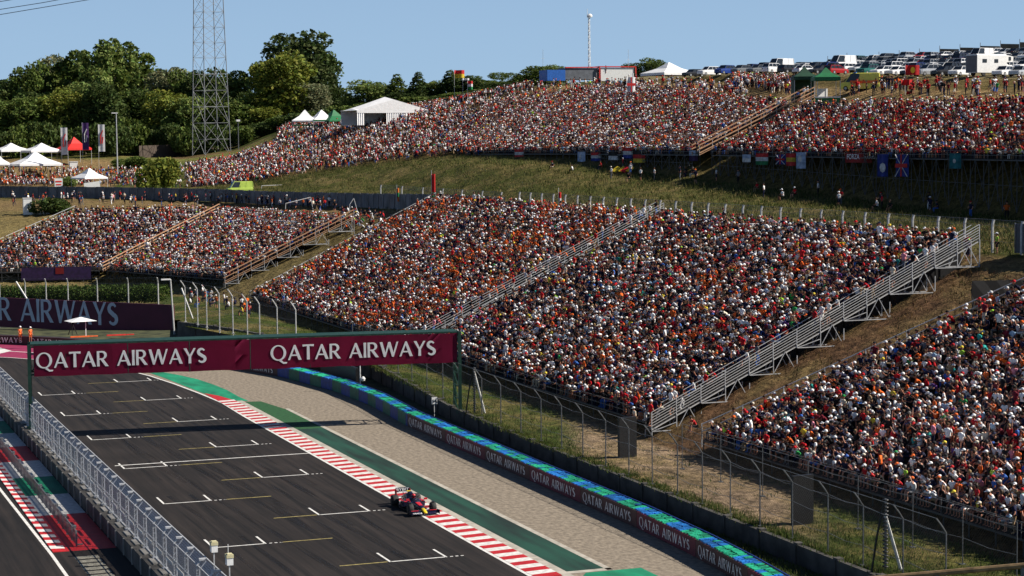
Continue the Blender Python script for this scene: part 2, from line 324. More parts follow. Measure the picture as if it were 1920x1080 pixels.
for x0, x1, w_ in ((27.5, 36.8, .8), (28.6, 37.4, .6), (30.5, 38.2, .5), (26.0, 33.0, .5), (33, 38.8, .35)):
    P_ = [(x0+(x1-x0)*(t**1.6), 215-150*t) for t in np.linspace(0, 1, 14)]
    for a, c in zip(P_, P_[1:]): sk.quad((a[0]-w_/2, a[1], .0035), (a[0]+w_/2, a[1], .0035), (c[0]+w_/2, c[1], .0035), (c[0]-w_/2, c[1], .0035))
struct('skid_mark', sk, m_skid)
struct('grid_marking', mb, m_whp); struct('grid_line', my, m_yel)
# painted pit-exit strip in blocks
bl = [(121.5, 134, m_redp), (134, 142, m_whp), (142, 150, m_grn), (150, 158, m_whp), (158, 166, m_redp), (166, 174, m_whp), (174, 182, m_grn), (182, 190, m_whp), (190, 200, m_redp)]
for y0, y1, m_ in bl: sheet('painted_strip', [(16.36, y0), (19.3, y0), (19.3, y1-.001), (16.36, y1-.001)], .005, m_)
m_grat = mat('channel_grate', (.30, .28, .22), .8, .3, 4)
mb = MB()
for k in range(9): mb.quad((16.5, 118.9-k*1.1, .005), (17.9, 118.9-k*1.1, .005), (17.9, 119.7-k*1.1, .005), (16.5, 119.7-k*1.1, .005))
struct('drain_grating', mb, m_grat)

# ================================================================== HILLSIDE
K = {}
def dens(pts, step=3.0):
    out = []
    for a, b_ in zip(pts, pts[1:]):
        a, b_ = np.array(a, float), np.array(b_, float); k = max(1, int(np.hypot(*(b_-a)[:2])/step))
        for i in range(k): out.append(a+(b_-a)*i/k)
    out.append(np.array(pts[-1], float)); return np.array(out)
W = lambda X, Y, z: (X, Y, z)
Q = lambda u, y, D: tuple(at(u, y, D))
ZD = lambda u, D, z: tuple(up_d(u, D, z))
lines = [
 [W(55.4, 40, 1.15), W(55.4, 150, 1.15), Q(860, 765, 175.8), Q(693, 683, 206), Q(433, 628, 239), Q(344, 611, 252), ZD(330, 266, 1.0), ZD(0, 272, .0), ZD(-700, 280, .0)],
 [W(58.5, 40, 1.1), W(58.5, 165, 1.2), ZD(693, 212, 1.9), ZD(433, 248, 1.9), ZD(330, 282, .6), ZD(0, 290, .3), ZD(-700, 290, .3)],
 [W(63.8, 40, 1.0), W(63.8, 281, 1.2), W(63.5, 303, .9), ZD(190, 341, .2), ZD(0, 338, .2), ZD(-700, 325, .2)],
 [W(85.5, 40, 10.0), W(85.5, 285, 10.0), W(85.5, 300, 9.6), ZD(420, 376, 8.6), ZD(140, 368, 8.4), ZD(0, 366, 8.4), ZD(-700, 360, 8)],
 [W(93.5, 40, 13.6), W(93.5, 282, 13.6), W(93.5, 300, 12.6), ZD(420, 393, 11.9), ZD(200, 396, 11.9), ZD(0, 400, 11.6), ZD(-700, 440, 12)],
 [W(96.5, 40, 14.6), W(96.5, 245, 14.5), W(96.5, 290, 13.8), W(96.5, 330, 13.2), ZD(400, 403, 12.8), ZD(200, 430, 12.8), ZD(0, 450, 12.7), ZD(-700, 470, 12.7)],
 [W(104, 40, 14.8), W(104, 245, 15.2), W(104, 330, 14.8), ZD(400, 412, 14.0), ZD(200, 440, 13.8), ZD(0, 460, 13.7), ZD(-700, 480, 13.7)],
 [W(116, 40, 15.0), W(116, 180, 15.4), W(116, 260, 17.4), W(116, 300, 19.4), W(116, 345, 20.0), Q(700, 315, 396), Q(600, 330, 405), Q(500, 345, 414), ZD(345, 432, 14.9), ZD(200, 450, 14.6), ZD(0, 470, 14.6), ZD(-700, 490, 14.6)],
 [W(124, 40, 15.0), W(124, 180, 15.6), W(124, 205, 16.4), W(124, 230, 17.6), W(124, 260, 19.0), W(124, 300, 20.6), W(124, 330, 21.2), W(124, 365, 21.6), Q(700, 307, 405), Q(600, 322, 412), Q(500, 338, 420), Q(430, 350, 430), Q(345, 357, 445), Q(200, 350, 470), Q(0, 350, 480), Q(-700, 352, 490)],
 [W(138, 40, 26.6), W(138, 262, 27.4), W(138, 325, 26.5), W(138, 375, 26.2), Q(830, 203, 472), Q(650, 230, 500), Q(540, 245, 528), Q(440, 289, 520), Q(345, 303, 530), Q(200, 296, 560), Q(0, 296, 570), Q(-700, 296, 570)],
 [W(146, 40, 28), W(146, 180, 28.6), W(146, 262, 29.2), Q(1400, 168, 330), Q(1180, 158, 386), Q(1010, 164, 440), Q(830, 200, 482), Q(650, 226, 510), Q(540, 241, 540), Q(440, 284, 540), Q(345, 298, 550), Q(200, 290, 590), Q(0, 290, 600), Q(-700, 290, 600)],
 [W(165, 40, 29), Q(1920, 168, 262), Q(1700, 166, 285), Q(1500, 158, 320), Q(1400, 154, 345), Q(1180, 157, 396), Q(1010, 163, 450), Q(830, 199, 490), Q(650, 226, 520), Q(540, 241, 550), Q(440, 282, 560), Q(345, 294, 565), Q(0, 286, 620), Q(-700, 288, 620)],
 [W(172, 40, 32), Q(1920, 146, 272), Q(1700, 144, 294), Q(1500, 139, 329), Q(1400, 137, 352), Q(1180, 154, 402), Q(1010, 162, 456), Q(830, 198, 500), Q(650, 225, 530), Q(540, 240, 560), Q(440, 276, 580), Q(345, 286, 590), Q(0, 280, 650), Q(-700, 282, 650)],
 [W(300, 40, 44), Q(2100, 92, 390), Q(1920, 97, 400), Q(1700, 108, 420), Q(1500, 121, 440), Q(1400, 128, 450), Q(1180, 146, 480), Q(1010, 160, 500), Q(830, 193, 560), Q(650, 226, 600), Q(540, 241, 640), Q(440, 262, 690), Q(345, 270, 720), Q(0, 270, 740), Q(-700, 272, 740)],
 [ZD(2900, 700, 30), ZD(1920, 700, 36), ZD(1400, 700, 33), ZD(1000, 700, 28), ZD(540, 900, 22), ZD(-700, 900, 18)],
 [ZD(2900, 4000, 6), ZD(-700, 4000, 6)]]
PHI = np.linspace(math.atan2(at(-650, 270, 100)[0], at(-650, 270, 100)[1]), math.atan2(at(2750, 270, 100)[0], at(2750, 270, 100)[1]), 300)
RK, ZK = [], []
for L_ in lines:
    P = dens(L_); ph = np.arctan2(P[:, 0], P[:, 1]); rr = np.hypot(P[:, 0], P[:, 1]); o = np.argsort(ph)
    RK.append(np.interp(PHI, ph[o], rr[o])); ZK.append(np.interp(PHI, ph[o], P[o, 2]))
RK = np.array(RK); ZK = np.array(ZK)
for k in range(1, len(RK)): RK[k] = np.maximum(RK[k], RK[k-1]+.5)
def gz(x, y):
    ph = math.atan2(x, y); r = math.hypot(x, y)
    rk = [np.interp(ph, PHI, RK[k]) for k in range(len(RK))]; zk = [np.interp(ph, PHI, ZK[k]) for k in range(len(RK))]
    return float(np.interp(r, rk, zk))
def gcol(u, t, k=None):
    """ground point in picture column u, between break lines k and k+1"""
    P = at(u, 270, 100); ph = math.atan2(P[0], P[1]); r = np.interp(ph, PHI, RK[k])*(1-t)+np.interp(ph, PHI, RK[k+1])*t
    z = np.interp(ph, PHI, ZK[k])*(1-t)+np.interp(ph, PHI, ZK[k+1])*t
    return np.array([r*math.sin(ph), r*math.cos(ph), z])
rows = []; cols = []; SUB = [4, 6, 14, 8, 3, 4, 6, 5, 10, 4, 5, 5, 14, 10, 4]
G1, G2 = (.038, .054, .008), (.07, .07, .018); DRY, DIRT, STRAW = (.095, .072, .022), (.105, .058, .030), (.22, .15, .068)
U_of = np.array([px((100*math.sin(p), 100*math.cos(p), H))[0] for p in PHI])
def near_c(u, k, t):
    if k < 2:
        if u < 330: return np.array((.035, .05, .012))
        w = np.clip((u-1040)/60, 0, 1)*np.clip((1560-u)/100, 0, 1)
        return np.array(G1)*(1-w)*1.15+np.array((.23, .165, .105))*w
    if k < 4: 
        return np.array(DIRT) if u > 800 else np.array((.16, .125, .05))*(1-.3*t)
    if k in (4,): return np.array(STRAW)*.7
    if k in (5, 6): return np.array(G1)*.7+np.array(DRY)*.3
    if k in (7,): return np.array(G1)*.6+np.array(DRY)*.4
    if k == 8: return np.array(STRAW)*.9 if u < 210 else np.array(G1)*1.4 if u < 345 else np.array(DRY)
    if k == 9: return np.array((.13, .14, .035)) if u < 600 else np.array(STRAW)
    if k == 10: return np.array(STRAW)*(1.1 if u > 1000 else .5)
    if k == 11: return np.array(DRY) if u > 1000 else np.array(G1)
    return np.array((.17, .14, .07)) if u > 1200 else np.array(G1)
for k in range(len(RK)-1):
    for s in range(SUB[k]):
        t = s/SUB[k]; r = RK[k]*(1-t)+RK[k+1]*t; z = ZK[k]*(1-t)+ZK[k+1]*t
        amp = (.12 if 4 <= k < 9 else .08 if k in (2, 3) else .03) * (1 if 0 < s else 0)
        z = z+RNG.normal(0, 1, len(z))*amp
        rows.append(np.stack([r*np.sin(PHI), r*np.cos(PHI), z], -1)); cols.append([near_c(u, k, t) for u in U_of])
rows = np.array(rows); cols = np.array(cols); nr, nc = rows.shape[:2]
me = bpy.data.meshes.new('hillside'); fs = [(i*nc+j, i*nc+j+1, (i+1)*nc+j+1, (i+1)*nc+j) for i in range(nr-1) for j in range(nc-1)]
me.from_pydata([tuple(map(float, p)) for p in rows.reshape(-1, 3)], [], fs)
at_ = me.color_attributes.new('tint', 'FLOAT_COLOR', 'POINT'); cc = np.ones((nr*nc, 4)); cc[:, :3] = cols.reshape(-1, 3); at_.data.foreach_set('color', cc.ravel())
me.polygons.foreach_set('use_smooth', [True]*len(fs))
m_hill = bpy.data.materials.new('hill_ground'); n, l, b = nodes(m_hill)
a_ = n.new('ShaderNodeAttribute'); a_.attribute_name = 'tint'; tc = n.new('ShaderNodeTexCoord')
outs = []
for sc, lo, hi, det in ((.13, .55, 1.5, 5), (1.1, .45, 1.6, 8), (6.0, .6, 1.4, 5)):
    nz = n.new('ShaderNodeTexNoise'); nz.inputs['Scale'].default_value = sc; nz.inputs['Detail'].default_value = det; nz.inputs['Roughness'].default_value = .65
    q = n.new('ShaderNodeMapRange'); q.inputs[1].default_value = .33; q.inputs[2].default_value = .67; q.inputs[3].default_value = lo; q.inputs[4].default_value = hi
    l.new(tc.outputs['Object'], nz.inputs['Vector']); l.new(nz.outputs[0], q.inputs[0]); outs.append((q, nz))
m1 = n.new('ShaderNodeMath'); m1.operation = 'MULTIPLY'; l.new(outs[1][0].outputs[0], m1.inputs[0]); l.new(outs[2][0].outputs[0], m1.inputs[1])
dry = n.new('ShaderNodeMixRGB'); dry.inputs[2].default_value = (.17, .125, .05, 1); l.new(a_.outputs['Color'], dry.inputs[1])
dm = n.new('ShaderNodeMapRange'); dm.inputs[1].default_value = .45; dm.inputs[2].default_value = .66; dm.inputs[3].default_value = 0; dm.inputs[4].default_value = .75; l.new(outs[0][1].outputs[0], dm.inputs[0]); l.new(dm.outputs[0], dry.inputs[0])
vm = n.new('ShaderNodeVectorMath'); vm.operation = 'SCALE'; l.new(dry.outputs[0], vm.inputs[0]); l.new(m1.outputs[0], vm.inputs['Scale']); l.new(vm.outputs[0], b.inputs['Base Color'])
bu = n.new('ShaderNodeBump'); bu.inputs['Strength'].default_value = 1.0; bu.inputs['Distance'].default_value = .5; l.new(outs[1][1].outputs[0], bu.inputs['Height']); l.new(bu.outputs[0], b.inputs['Normal'])
b.inputs['Roughness'].default_value = .95; b.inputs['Specular IOR Level'].default_value = .1
me.materials.append(m_hill); o = bpy.data.objects.new('hillside', me); COL.objects.link(o); tag(o, kind='structure')

# grass tufts on the verge behind the wall and on the banks
def blades(name, pts, hgt, wid, per, cols_, jitter=.3):
    V, Fc, C_ = [], [], []
    for p in pts:
        c = np.array(cols_[RNG.integers(len(cols_))])*RNG.uniform(.7, 1.3)
        for _ in range(per):
            a = RNG.uniform(0, 6.283); h_ = hgt*RNG.uniform(.5, 1.3); dx, dy = math.cos(a)*wid, math.sin(a)*wid; ox, oy = RNG.normal(0, jitter, 2); lx, ly = RNG.normal(0, .35*h_, 2)
            i = len(V); V += [(p[0]+ox-dx, p[1]+oy-dy, p[2]-.05), (p[0]+ox+dx, p[1]+oy+dy, p[2]-.05), (p[0]+ox+lx, p[1]+oy+ly, p[2]+h_)]; Fc.append((i, i+1, i+2)); C_ += [c]*3
    me = bpy.data.meshes.new(name); me.from_pydata([tuple(map(float, v)) for v in V], [], Fc)
    a_ = me.color_attributes.new('tint', 'FLOAT_COLOR', 'POINT'); cc = np.ones((len(V), 4)); cc[:, :3] = C_; a_.data.foreach_set('color', cc.ravel())
    me.materials.append(m_tuft); o = bpy.data.objects.new(name, me); COL.objects.link(o); return tag(o, kind='stuff')
m_tuft = attr_mat('grass_blades', .9, .25, 1.0, trans=.3)
pts = []
for _ in range(2600):
    u = RNG.uniform(350, 1900); t = RNG.uniform(0, 1); k = int(RNG.integers(0, 2))
    if 1080 < u < 1500 and not (k == 0 and t < .3): 
        if RNG.random() < .85: continue
    pts.append(gcol(u, t, k))
for _ in range(1500): pts.append(gcol(RNG.uniform(600, 1900), RNG.uniform(0, .12), 0))
for _ in range(900): y_ = RNG.uniform(84, 128); pts.append((RNG.uniform(52.4 if y_ > 105 else 50.6+(y_-90)*.1, 54.6), y_, 0.0))
tag(blades('grass', pts, .24, .03, 7, [(.05, .085, .015), (.07, .1, .02), (.12, .12, .04)]), 'rough green grass on the verge behind the concrete wall', 'grass')
pts = [gcol(RNG.uniform(380, 1940), RNG.uniform(0, 1), int(RNG.choice([5, 6, 6, 7, 7]))) for _ in range(6500)]
tag(blades('dry_grass', pts, .42, .06, 7, [(.06, .08, .018), (.10, .10, .03), (.19, .15, .06), (.04, .055, .012)], .6), 'patchy dry grass on the bank between the two tiers of stands', 'dry grass')
pts = [gcol(RNG.uniform(430, 1900), RNG.uniform(0, 1), int(RNG.choice([2, 2, 3]))) for _ in range(3200)]
tag(blades('weeds', pts, .28, .05, 6, [(.15, .09, .035), (.16, .10, .05), (.07, .06, .02), (.09, .05, .03)], .5), 'brown weeds on the earth bank between the lower stands', 'weeds')
# ================================================================== BARRIERS, WALLS, GANTRY
# tyre barrier along the gravel
m_tb = mat('tyre_blue', (.008, .035, .20), .6, .25, 2); m_tg = mat('tyre_green', (.006, .10, .06), .6, .25, 2)
m_lb = mat('strap_blue', (.015, .16, .50), .5, .45, 1.2); m_lg = mat('strap_green', (.015, .34, .18), .5, .45, 1.2); m_mar2 = mat('maroon_panel', (.10, .008, .024), .6, .2, 1.5); m_mar3 = mat('brown_panel', (.055, .018, .02), .6, .2, 1.5)
barv = [Vector((p[0], p[1], 0)) for p in bar][::-1]           # from far left to the near end
def walk(poly, s):
    for a, b_ in zip(poly, poly[1:]):
        L = (b_-a).length
        if s <= L: return a+(b_-a)*(s/L), (b_-a).normalized()
        s -= L
    return poly[-1], (poly[-1]-poly[-2]).normalized()
blen = sum((b_-a).length for a, b_ in zip(barv, barv[1:]))
tb = empty('tyre_barrier', (50.8, 150, 0), 0, 'long tyre barrier with blue and green straps beside the gravel', 'tyre barrier')
def local(o, root): 
    o.parent = root; o.matrix_parent_inverse = Matrix.Translation(-Vector(root.location)); return o
BH = 1.06
segs = []; s = 0
while s < blen: segs.append(s); s += 1.0
def section(root, s0, s1, w0, w1, m, name):
    mb = MB(); k = max(1, int(round((s1-s0)/1.2))); rings = []
    for i in range(k+1):
        p, t = walk(barv, s0+(s1-s0)*i/k); nn = Vector((-t.y, t.x, 0)); a = p+nn*w0; c = p+nn*w1
        rings.append([(a.x, a.y, .02), (a.x, a.y, BH), (c.x, c.y, BH), (c.x, c.y, .02)])
    mb.loft(rings); return local(mb.build(name, m), root)
def s_at(y): # arc length where the barrier passes a given Y
    s = 0
    while s < blen:
        p, t = walk(barv, s)
        if p.y <= y: return s
        s += .25
    return blen
# the front faces: text panels up to Y 163, blue and green blocks to Y 205, text panels beyond
nnsgn = 1
def face_panel(s0, s1, m, text=None, letter=m_letter):
    section(tb, s0+.02, s1-.02, 0, .32, m, 'front_panel')
    if text:
        p, t = walk(barv, s0+.45); p2, _ = walk(barv, s1-.95); d = (p2-p); nn = Vector((-t.y, t.x, 0)); q = p-nn*.015
        w_ = word('lettering', text, (q.x, q.y, .24), d, (0, 0, 1), .62, letter, tb, width=d.length, gap=.12)
        w_.matrix_parent_inverse = Matrix.Translation(-tb.location)
m_let2 = mat('worn_white_vinyl', (.62, .60, .58), .6, .3, 3)
s163 = s_at(163.6); s205 = s_at(205)
s = s163; k = 0; ylist = [164, 153.6, 143.8, 133.9, 124.3, 114.8, 105.2, 97.0, 88.5]
for ya, yb in zip(ylist, ylist[1:]):
    face_panel(s_at(ya), s_at(yb), m_mar2 if k % 2 else m_mar3, 'QATAR AIRWAYS', m_let2); k += 1
s = s205; k = 0
while s < s163-.5:
    face_panel(s, min(s+2.9, s_at(164)), (m_tb, m_tg)[k % 2]); s += 2.9; k += 1
s = s205-10
while s > 6:
    face_panel(s, s+10, m_mar3, 'QATAR AIRWAYS', m_let2); s -= 10
# body and straps
s = 0; mb = MB()
section(tb, 0, blen-12, .33, 1.22, m_rubber, 'tyre_stack')
top = {0: MB(), 1: MB()}; k = 0; s = s205-2
while s < s_at(86):
    c = (int(s/2.6)) % 2
    p, t = walk(barv, s+RNG.uniform(-.04, .04)); nn = Vector((-t.y, t.x, 0)); th_ = math.atan2(t.y, t.x)-math.pi/2+.30
    for j in range(2):
        off = .32+j*.58+RNG.uniform(-.03, .03); cc = c if RNG.random() < .94 else 1-c; a = p+nn*off-t*(j*.17)
        top[cc].box((a.x, a.y, BH+.03+RNG.uniform(0, .05)), (.54+RNG.uniform(-.06, .02), .19, .07), rz=th_)
    s += .40
for c, m_ in ((0, m_lb), (1, m_lg)): local(top[c].build('strap', m_), tb)
edge_mb = MB(); s = s205-2
while s < s_at(86):
    p, t = walk(barv, s); p2, t2 = walk(barv, s+2); nn = Vector((-t.y, t.x, 0)); n2_ = Vector((-t2.y, t2.x, 0)); a = p+nn*1.3; c = p2+n2_*1.3
    edge_mb.beam((a.x, a.y, BH+.08), (c.x, c.y, BH+.08), .05); s += 2
local(edge_mb.build('cable_rail', m_tb), tb)

# concrete wall carrying the debris fence
wl_pts = [(54.9, 60), (54.9, 92), (55.0, 115), (55.2, 135), (55.5, 150), (55.9, 166), (57.2, 184), (58.4, 199), (57.8, 214), (54.5, 232), (51.5, 244), (48.5, 252)]
wl_h = [1.15, 1.15, 1.15, 1.15, 1.15, 1.2, 1.5, 1.8, 1.9, 1.95, 2.0, 2.0]
m_dconc = mat('weathered_concrete', (.075, .07, .063), .9, .35, .9, bump=.3, detail=8)
def wall_run(name, pts, hs, th, m, label, cat, z0=0):
    mb = MB(); rings = []
    for i, (p, h_) in enumerate(zip(pts, hs)):
        a = Vector(pts[max(0, i-1)]); c = Vector(pts[min(len(pts)-1, i+1)]); t = (c-a).normalized(); nn = Vector((t.y, -t.x)); q = Vector(p); zz = z0 if not hasattr(z0, '__len__') else z0[i]
        rings.append([(q.x-nn.x*th/2, q.y-nn.y*th/2, zz), (q.x-nn.x*th/2, q.y-nn.y*th/2, zz+h_), (q.x+nn.x*th/2, q.y+nn.y*th/2, zz+h_), (q.x+nn.x*th/2, q.y+nn.y*th/2, zz)])
    mb.loft(rings); o = mb.build(name, m); return tag(o, label, cat)
cw = wall_run('concrete_wall', wl_pts, wl_h, .35, m_dconc, 'weathered dark concrete wall behind the tyre barrier', 'wall', -.01)
mbp = MB()
for a, b_, ha, hb in zip(wl_pts, wl_pts[1:], wl_h, wl_h[1:]):
    d = math.hypot(b_[0]-a[0], b_[1]-a[1]); kk = max(1, int(d/4))
    for i in range(kk):
        t = i/kk; x, y, hh = a[0]+(b_[0]-a[0])*t, a[1]+(b_[1]-a[1])*t, ha+(hb-ha)*t; mbp.box((x, y, hh+.05), (.42, .5, .12)); mbp.box((x-.21, y, hh/2), (.1, .12, hh))
mbp.build('joint_cap', m_dconc, cw)
# tall debris fence on that wall
def fence(name, pts, zb, hts, label, cat, m_post, m_net, bend=(-.55, .75), pr=.05, rails=3, group=None, overhang=True, netoff=0, hp=None):
    root = empty(name, (pts[0][0], pts[0][1], zb[0]), 0, label, cat, group); o0 = Vector(root.location)
    net = MB(); rl = MB(); tops = []
    for i, (x, y) in enumerate(pts):
        a = pts[max(0, i-1)]; c = pts[min(len(pts)-1, i+1)]; t = Vector((c[0]-a[0], c[1]-a[1])).normalized(); nn = Vector((t.y, -t.x))
        if nn.x < 0: nn = -nn
        zb_, h_ = zb[i], hts[i]; p = MB()
        b0 = Vector((x, y, zb_-.4)); b1 = Vector((x, y, zb_+h_-bend[1]*.9)); b2 = b1+Vector((nn.x*bend[0], nn.y*bend[0], bend[1]))
        mid = b1+Vector((nn.x*bend[0]*.45, nn.y*bend[0]*.45, bend[1]*.5))
        p.v = []; p.path([b0-o0, b1-o0, mid-o0, b2-o0] if overhang else [b0-o0, b1+Vector((0, 0, bend[1]))-o0], pr, 6)
        p.box(tuple(Vector((x, y, zb_+.03))-o0), (.3, .3, .06)); p.build('post', m_post, root); tops.append((b0, b1, b2, nn))
    for (a0, a1, a2, n0), (c0, c1, c2, n1) in zip(tops, tops[1:]):
        of = Vector((n0.x*netoff, n0.y*netoff, 0)); net.quad(a0+Vector((0, 0, .4))+of-o0, c0+Vector((0, 0, .4))+of-o0, c1+of-o0, a1+of-o0)
        if overhang: net.quad(a1+of-o0, c1+of-o0, c2+of-o0, a2+of-o0)
        for k in range(rails):
            f_ = (k+.02)/max(1, rails-1); pa = a0+Vector((0, 0, .4)); qa = c0+Vector((0, 0, .4)); A = pa+(a1-pa)*f_; B = qa+(c1-qa)*f_; sag = Vector((0, 0, -.12))
            rl.path([A-o0, (A+B)/2+sag-o0, B-o0], .014, 4)
        rl.beam(a2-o0, c2-o0, .016)
    if m_net: net.build('netting', m_net, root)
    rl.build('cable', m_dsteel, root); return root
m_netdark = mesh_mat('dark_netting', (.09, .09, .09), .10, .0085); m_netpit = mesh_mat('bright_netting', (.62, .63, .64), .07, .020, .1, .6)
m_pst = mat('fence_post', (.12, .125, .13), .5, .25, 5, metal=.3); m_pst2 = mat('pale_post', (.48, .48, .47), .6, .15, 4)
def wall_at(y):
    for (a, b_, ha, hb) in zip(wl_pts, wl_pts[1:], wl_h, wl_h[1:]):
        if a[1] <= y <= b_[1]: t = (y-a[1])/(b_[1]-a[1]); return a[0]+(b_[0]-a[0])*t, ha+(hb-ha)*t
    return wl_pts[-1][0], 2.0
ys = [86.5, 90.6, 94.7, 98.6, 102.8, 106.9, 110.9, 114.9, 118.7, 122.8, 126.8, 131, 135.4, 139.8, 144.3, 149, 154, 159, 165.5, 171, 177, 183, 189, 195, 201, 207]
fp = [(wall_at(y)[0]+.45, y) for y in ys]; fz = [1.15 if y < 165 else wall_at(y)[1] for y in ys]; hh = [4.0]*len(ys)
fence('debris_fence', fp, fz, hh, 'tall wire debris fence with cranked grey posts above the concrete wall', 'fence', m_pst, m_netdark, (-.6, .8), .045, 4)
cur = [at(q[0], q[1], q[2]) for q in [(555, 628, 218), (520, 625, 222), (487, 622, 226), (464, 625, 230), (437, 627, 238), (412, 621, 242), (388, 616, 246), (371, 612, 250), (348, 608, 254)]]
fence('debris_fence', [(p[0], p[1]) for p in cur], [1.95]*len(cur), [5.2]*len(cur), 'tall pale debris fence where the wall curves beyond the bridge banner', 'fence', m_pst2, m_netdark, (-.6, .9), .07, 5)
# second, lower fence on the grass behind
ys2 = [88, 93, 98, 104, 110, 116, 122, 128]
fence('wire_fence', [(60.6-(y-88)*.01, y) for y in ys2], [1.1]*len(ys2), [3.2]*len(ys2), 'thin grey wire fence in front of the nearest stand', 'fence', m_pst, m_netdark, (0, .3), .035, 3, overhang=False)

# pit wall and its fence
pw_y = np.arange(62, 236, 2.9); pit_pts = [(19.75, float(y)) for y in np.arange(60, 240, 10)]
pw = wall_run('pit_wall', [(19.72, 60), (19.72, 260)], [1.0, 1.0], .7, m_dconc, 'dark concrete pit wall topped by a bright debris fence', 'wall', -.01)
mbp = MB()
for y in np.arange(61, 258, 2.9): mbp.box((19.34, y, .52), (.10, .16, 1.0)); mbp.box((19.9, y+1.4, 1.02), (.5, 1.6, .08))
mbp.build('buttress', m_conc, pw)
ph_ = mesh_mat('dense_net', (.55, .56, .57), .06, .013, .2, .5)
root = empty('pit_wall_fence', (19.9, 60, 1.0), 0, 'bright galvanised debris fence with braced panels along the pit wall', 'fence')
o0 = Vector(root.location)
for k, y in enumerate(np.arange(82, 236, 3.05)):
    p = MB(); x = 19.95
    for dx in (0, .16): p.beam(Vector((x+dx, y, 1.0))-o0, Vector((x+dx, y, 3.0))-o0, .035, n=4)
    p.path([Vector((x+.0, y, 3.0))-o0, Vector((x+.28, y, 3.32))-o0, Vector((x+.5, y, 3.34))-o0], .05, 4).box(Vector((x+.3, y, 3.32))-o0, (.34, .2, .1))
    p.path([Vector((x+.16, y, 2.8))-o0, Vector((x+.5, y, 3.22))-o0], .035, 4)
    for q in np.arange(1.2, 2.9, .3): p.beam(Vector((x, y, q))-o0, Vector((x+.16, y, q+.15))-o0, .02, n=4)
    p.box(Vector((x+.08, y, 1.05))-o0, (.3, .3, .12)); p.build('post', m_steel, root)
net = MB(); rl = MB(); gl = MB(); yy = np.arange(82, 236, 3.05)
for a, c in zip(yy, yy[1:]):
    x = 20.02; net.quad((x-o0.x, a-o0.y, .05), (x-o0.x, c-o0.y, .05), (x-o0.x, c-o0.y, 2.0), (x-o0.x, a-o0.y, 2.0))
    net.quad((x-o0.x, a-o0.y, 2.0), (x-o0.x, c-o0.y, 2.0), (x+.4-o0.x, c-o0.y, 2.32), (x+.4-o0.x, a-o0.y, 2.32))
    for z_ in (.1, 1.05, 2.0): rl.beam((x-o0.x, a-o0.y, z_), (x-o0.x, c-o0.y, z_), .03)
    rl.beam((x+.45-o0.x, a-o0.y, 2.35), (x+.45-o0.x, c-o0.y, 2.35), .035)
    gl.box((x-.04-o0.x, (a+c)/2-o0.y, .78), (.03, 1.9, .16))
net.build('netting', m_netpit, root); rl.build('rail', m_steel, root); gl.build('reflector_strip', m_whp, root)
# white camera boxes at the near end of the fence
for (u, v, lab) in ((401, 1028, 'white camera box on the pit wall fence, the upper left one'), (430, 1052, 'white camera box with a short aerial at the near end of the pit wall fence')):
    P = on_x(u, v, 20.9); r_ = empty('camera_box', P, 0, lab, 'camera'); MB().box((0, 0, 0), (.32, .4, .36)).build('housing', m_white, r_); MB().box((0, 0, .26), (.36, .44, .16)).box((0, -.05, .36), (.26, .3, .06)).build('hood', mat('cream_plastic', (.6, .55, .33), .6, .1, 3), r_)
    MB().beam((0, 0, -1.1), (0, 0, -.15), .04).build('bracket', m_steel, r_)
    if u > 410: MB().beam((-.05, 0, .38), (-.05, 0, .85), .02).build('aerial', m_white, r_)
# low guard barrier dividing the painted strip from the pit lane
gb = empty('guard_barrier', (17.1, 122.8, 0), 0, 'dark see-through guard barrier standing on the painted strip', 'barrier')
m_poly = bpy.data.materials.new('smoked_panel'); n, l, b = nodes(m_poly); b.inputs['Base Color'].default_value = (.05, .04, .06, 1); b.inputs['Roughness'].default_value = .3
nz = n.new('ShaderNodeTexNoise'); nz.inputs['Scale'].default_value = 1.2; mr = n.new('ShaderNodeMapRange'); mr.inputs[3].default_value = .35; mr.inputs[4].default_value = .85; l.new(nz.outputs[0], mr.inputs[0]); t = n.new('ShaderNodeBsdfTransparent'); mx = n.new('ShaderNodeMixShader')
l.new(mr.outputs[0], mx.inputs[0]); l.new(t.outputs[0], mx.inputs[1]); l.new(b.outputs[0], mx.inputs[2]); l.new(mx.outputs[0], n['Material Output'].inputs[0])
pn, ps = MB(), MB()
for i, y in enumerate(np.arange(0, 74, 2.0)):
    ps.box((0, y, .5), (.1, .1, 1.0)); ps.box((.18, y, .12), (.4, .08, .08)); pn.box((-.04, y+1, .55), (.03, 1.96, .8)); ps.beam((-.02, y, .98), (-.02, y+2, .98), .035); ps.beam((-.02, y, .15), (-.02, y+2, .15), .03)
    if i % 2 == 0: ps.box((0.02, y+.8, 1.08), (.16, .3, .16))
pn.build('panel', m_poly, gb); ps.build('frame', m_dsteel, gb)

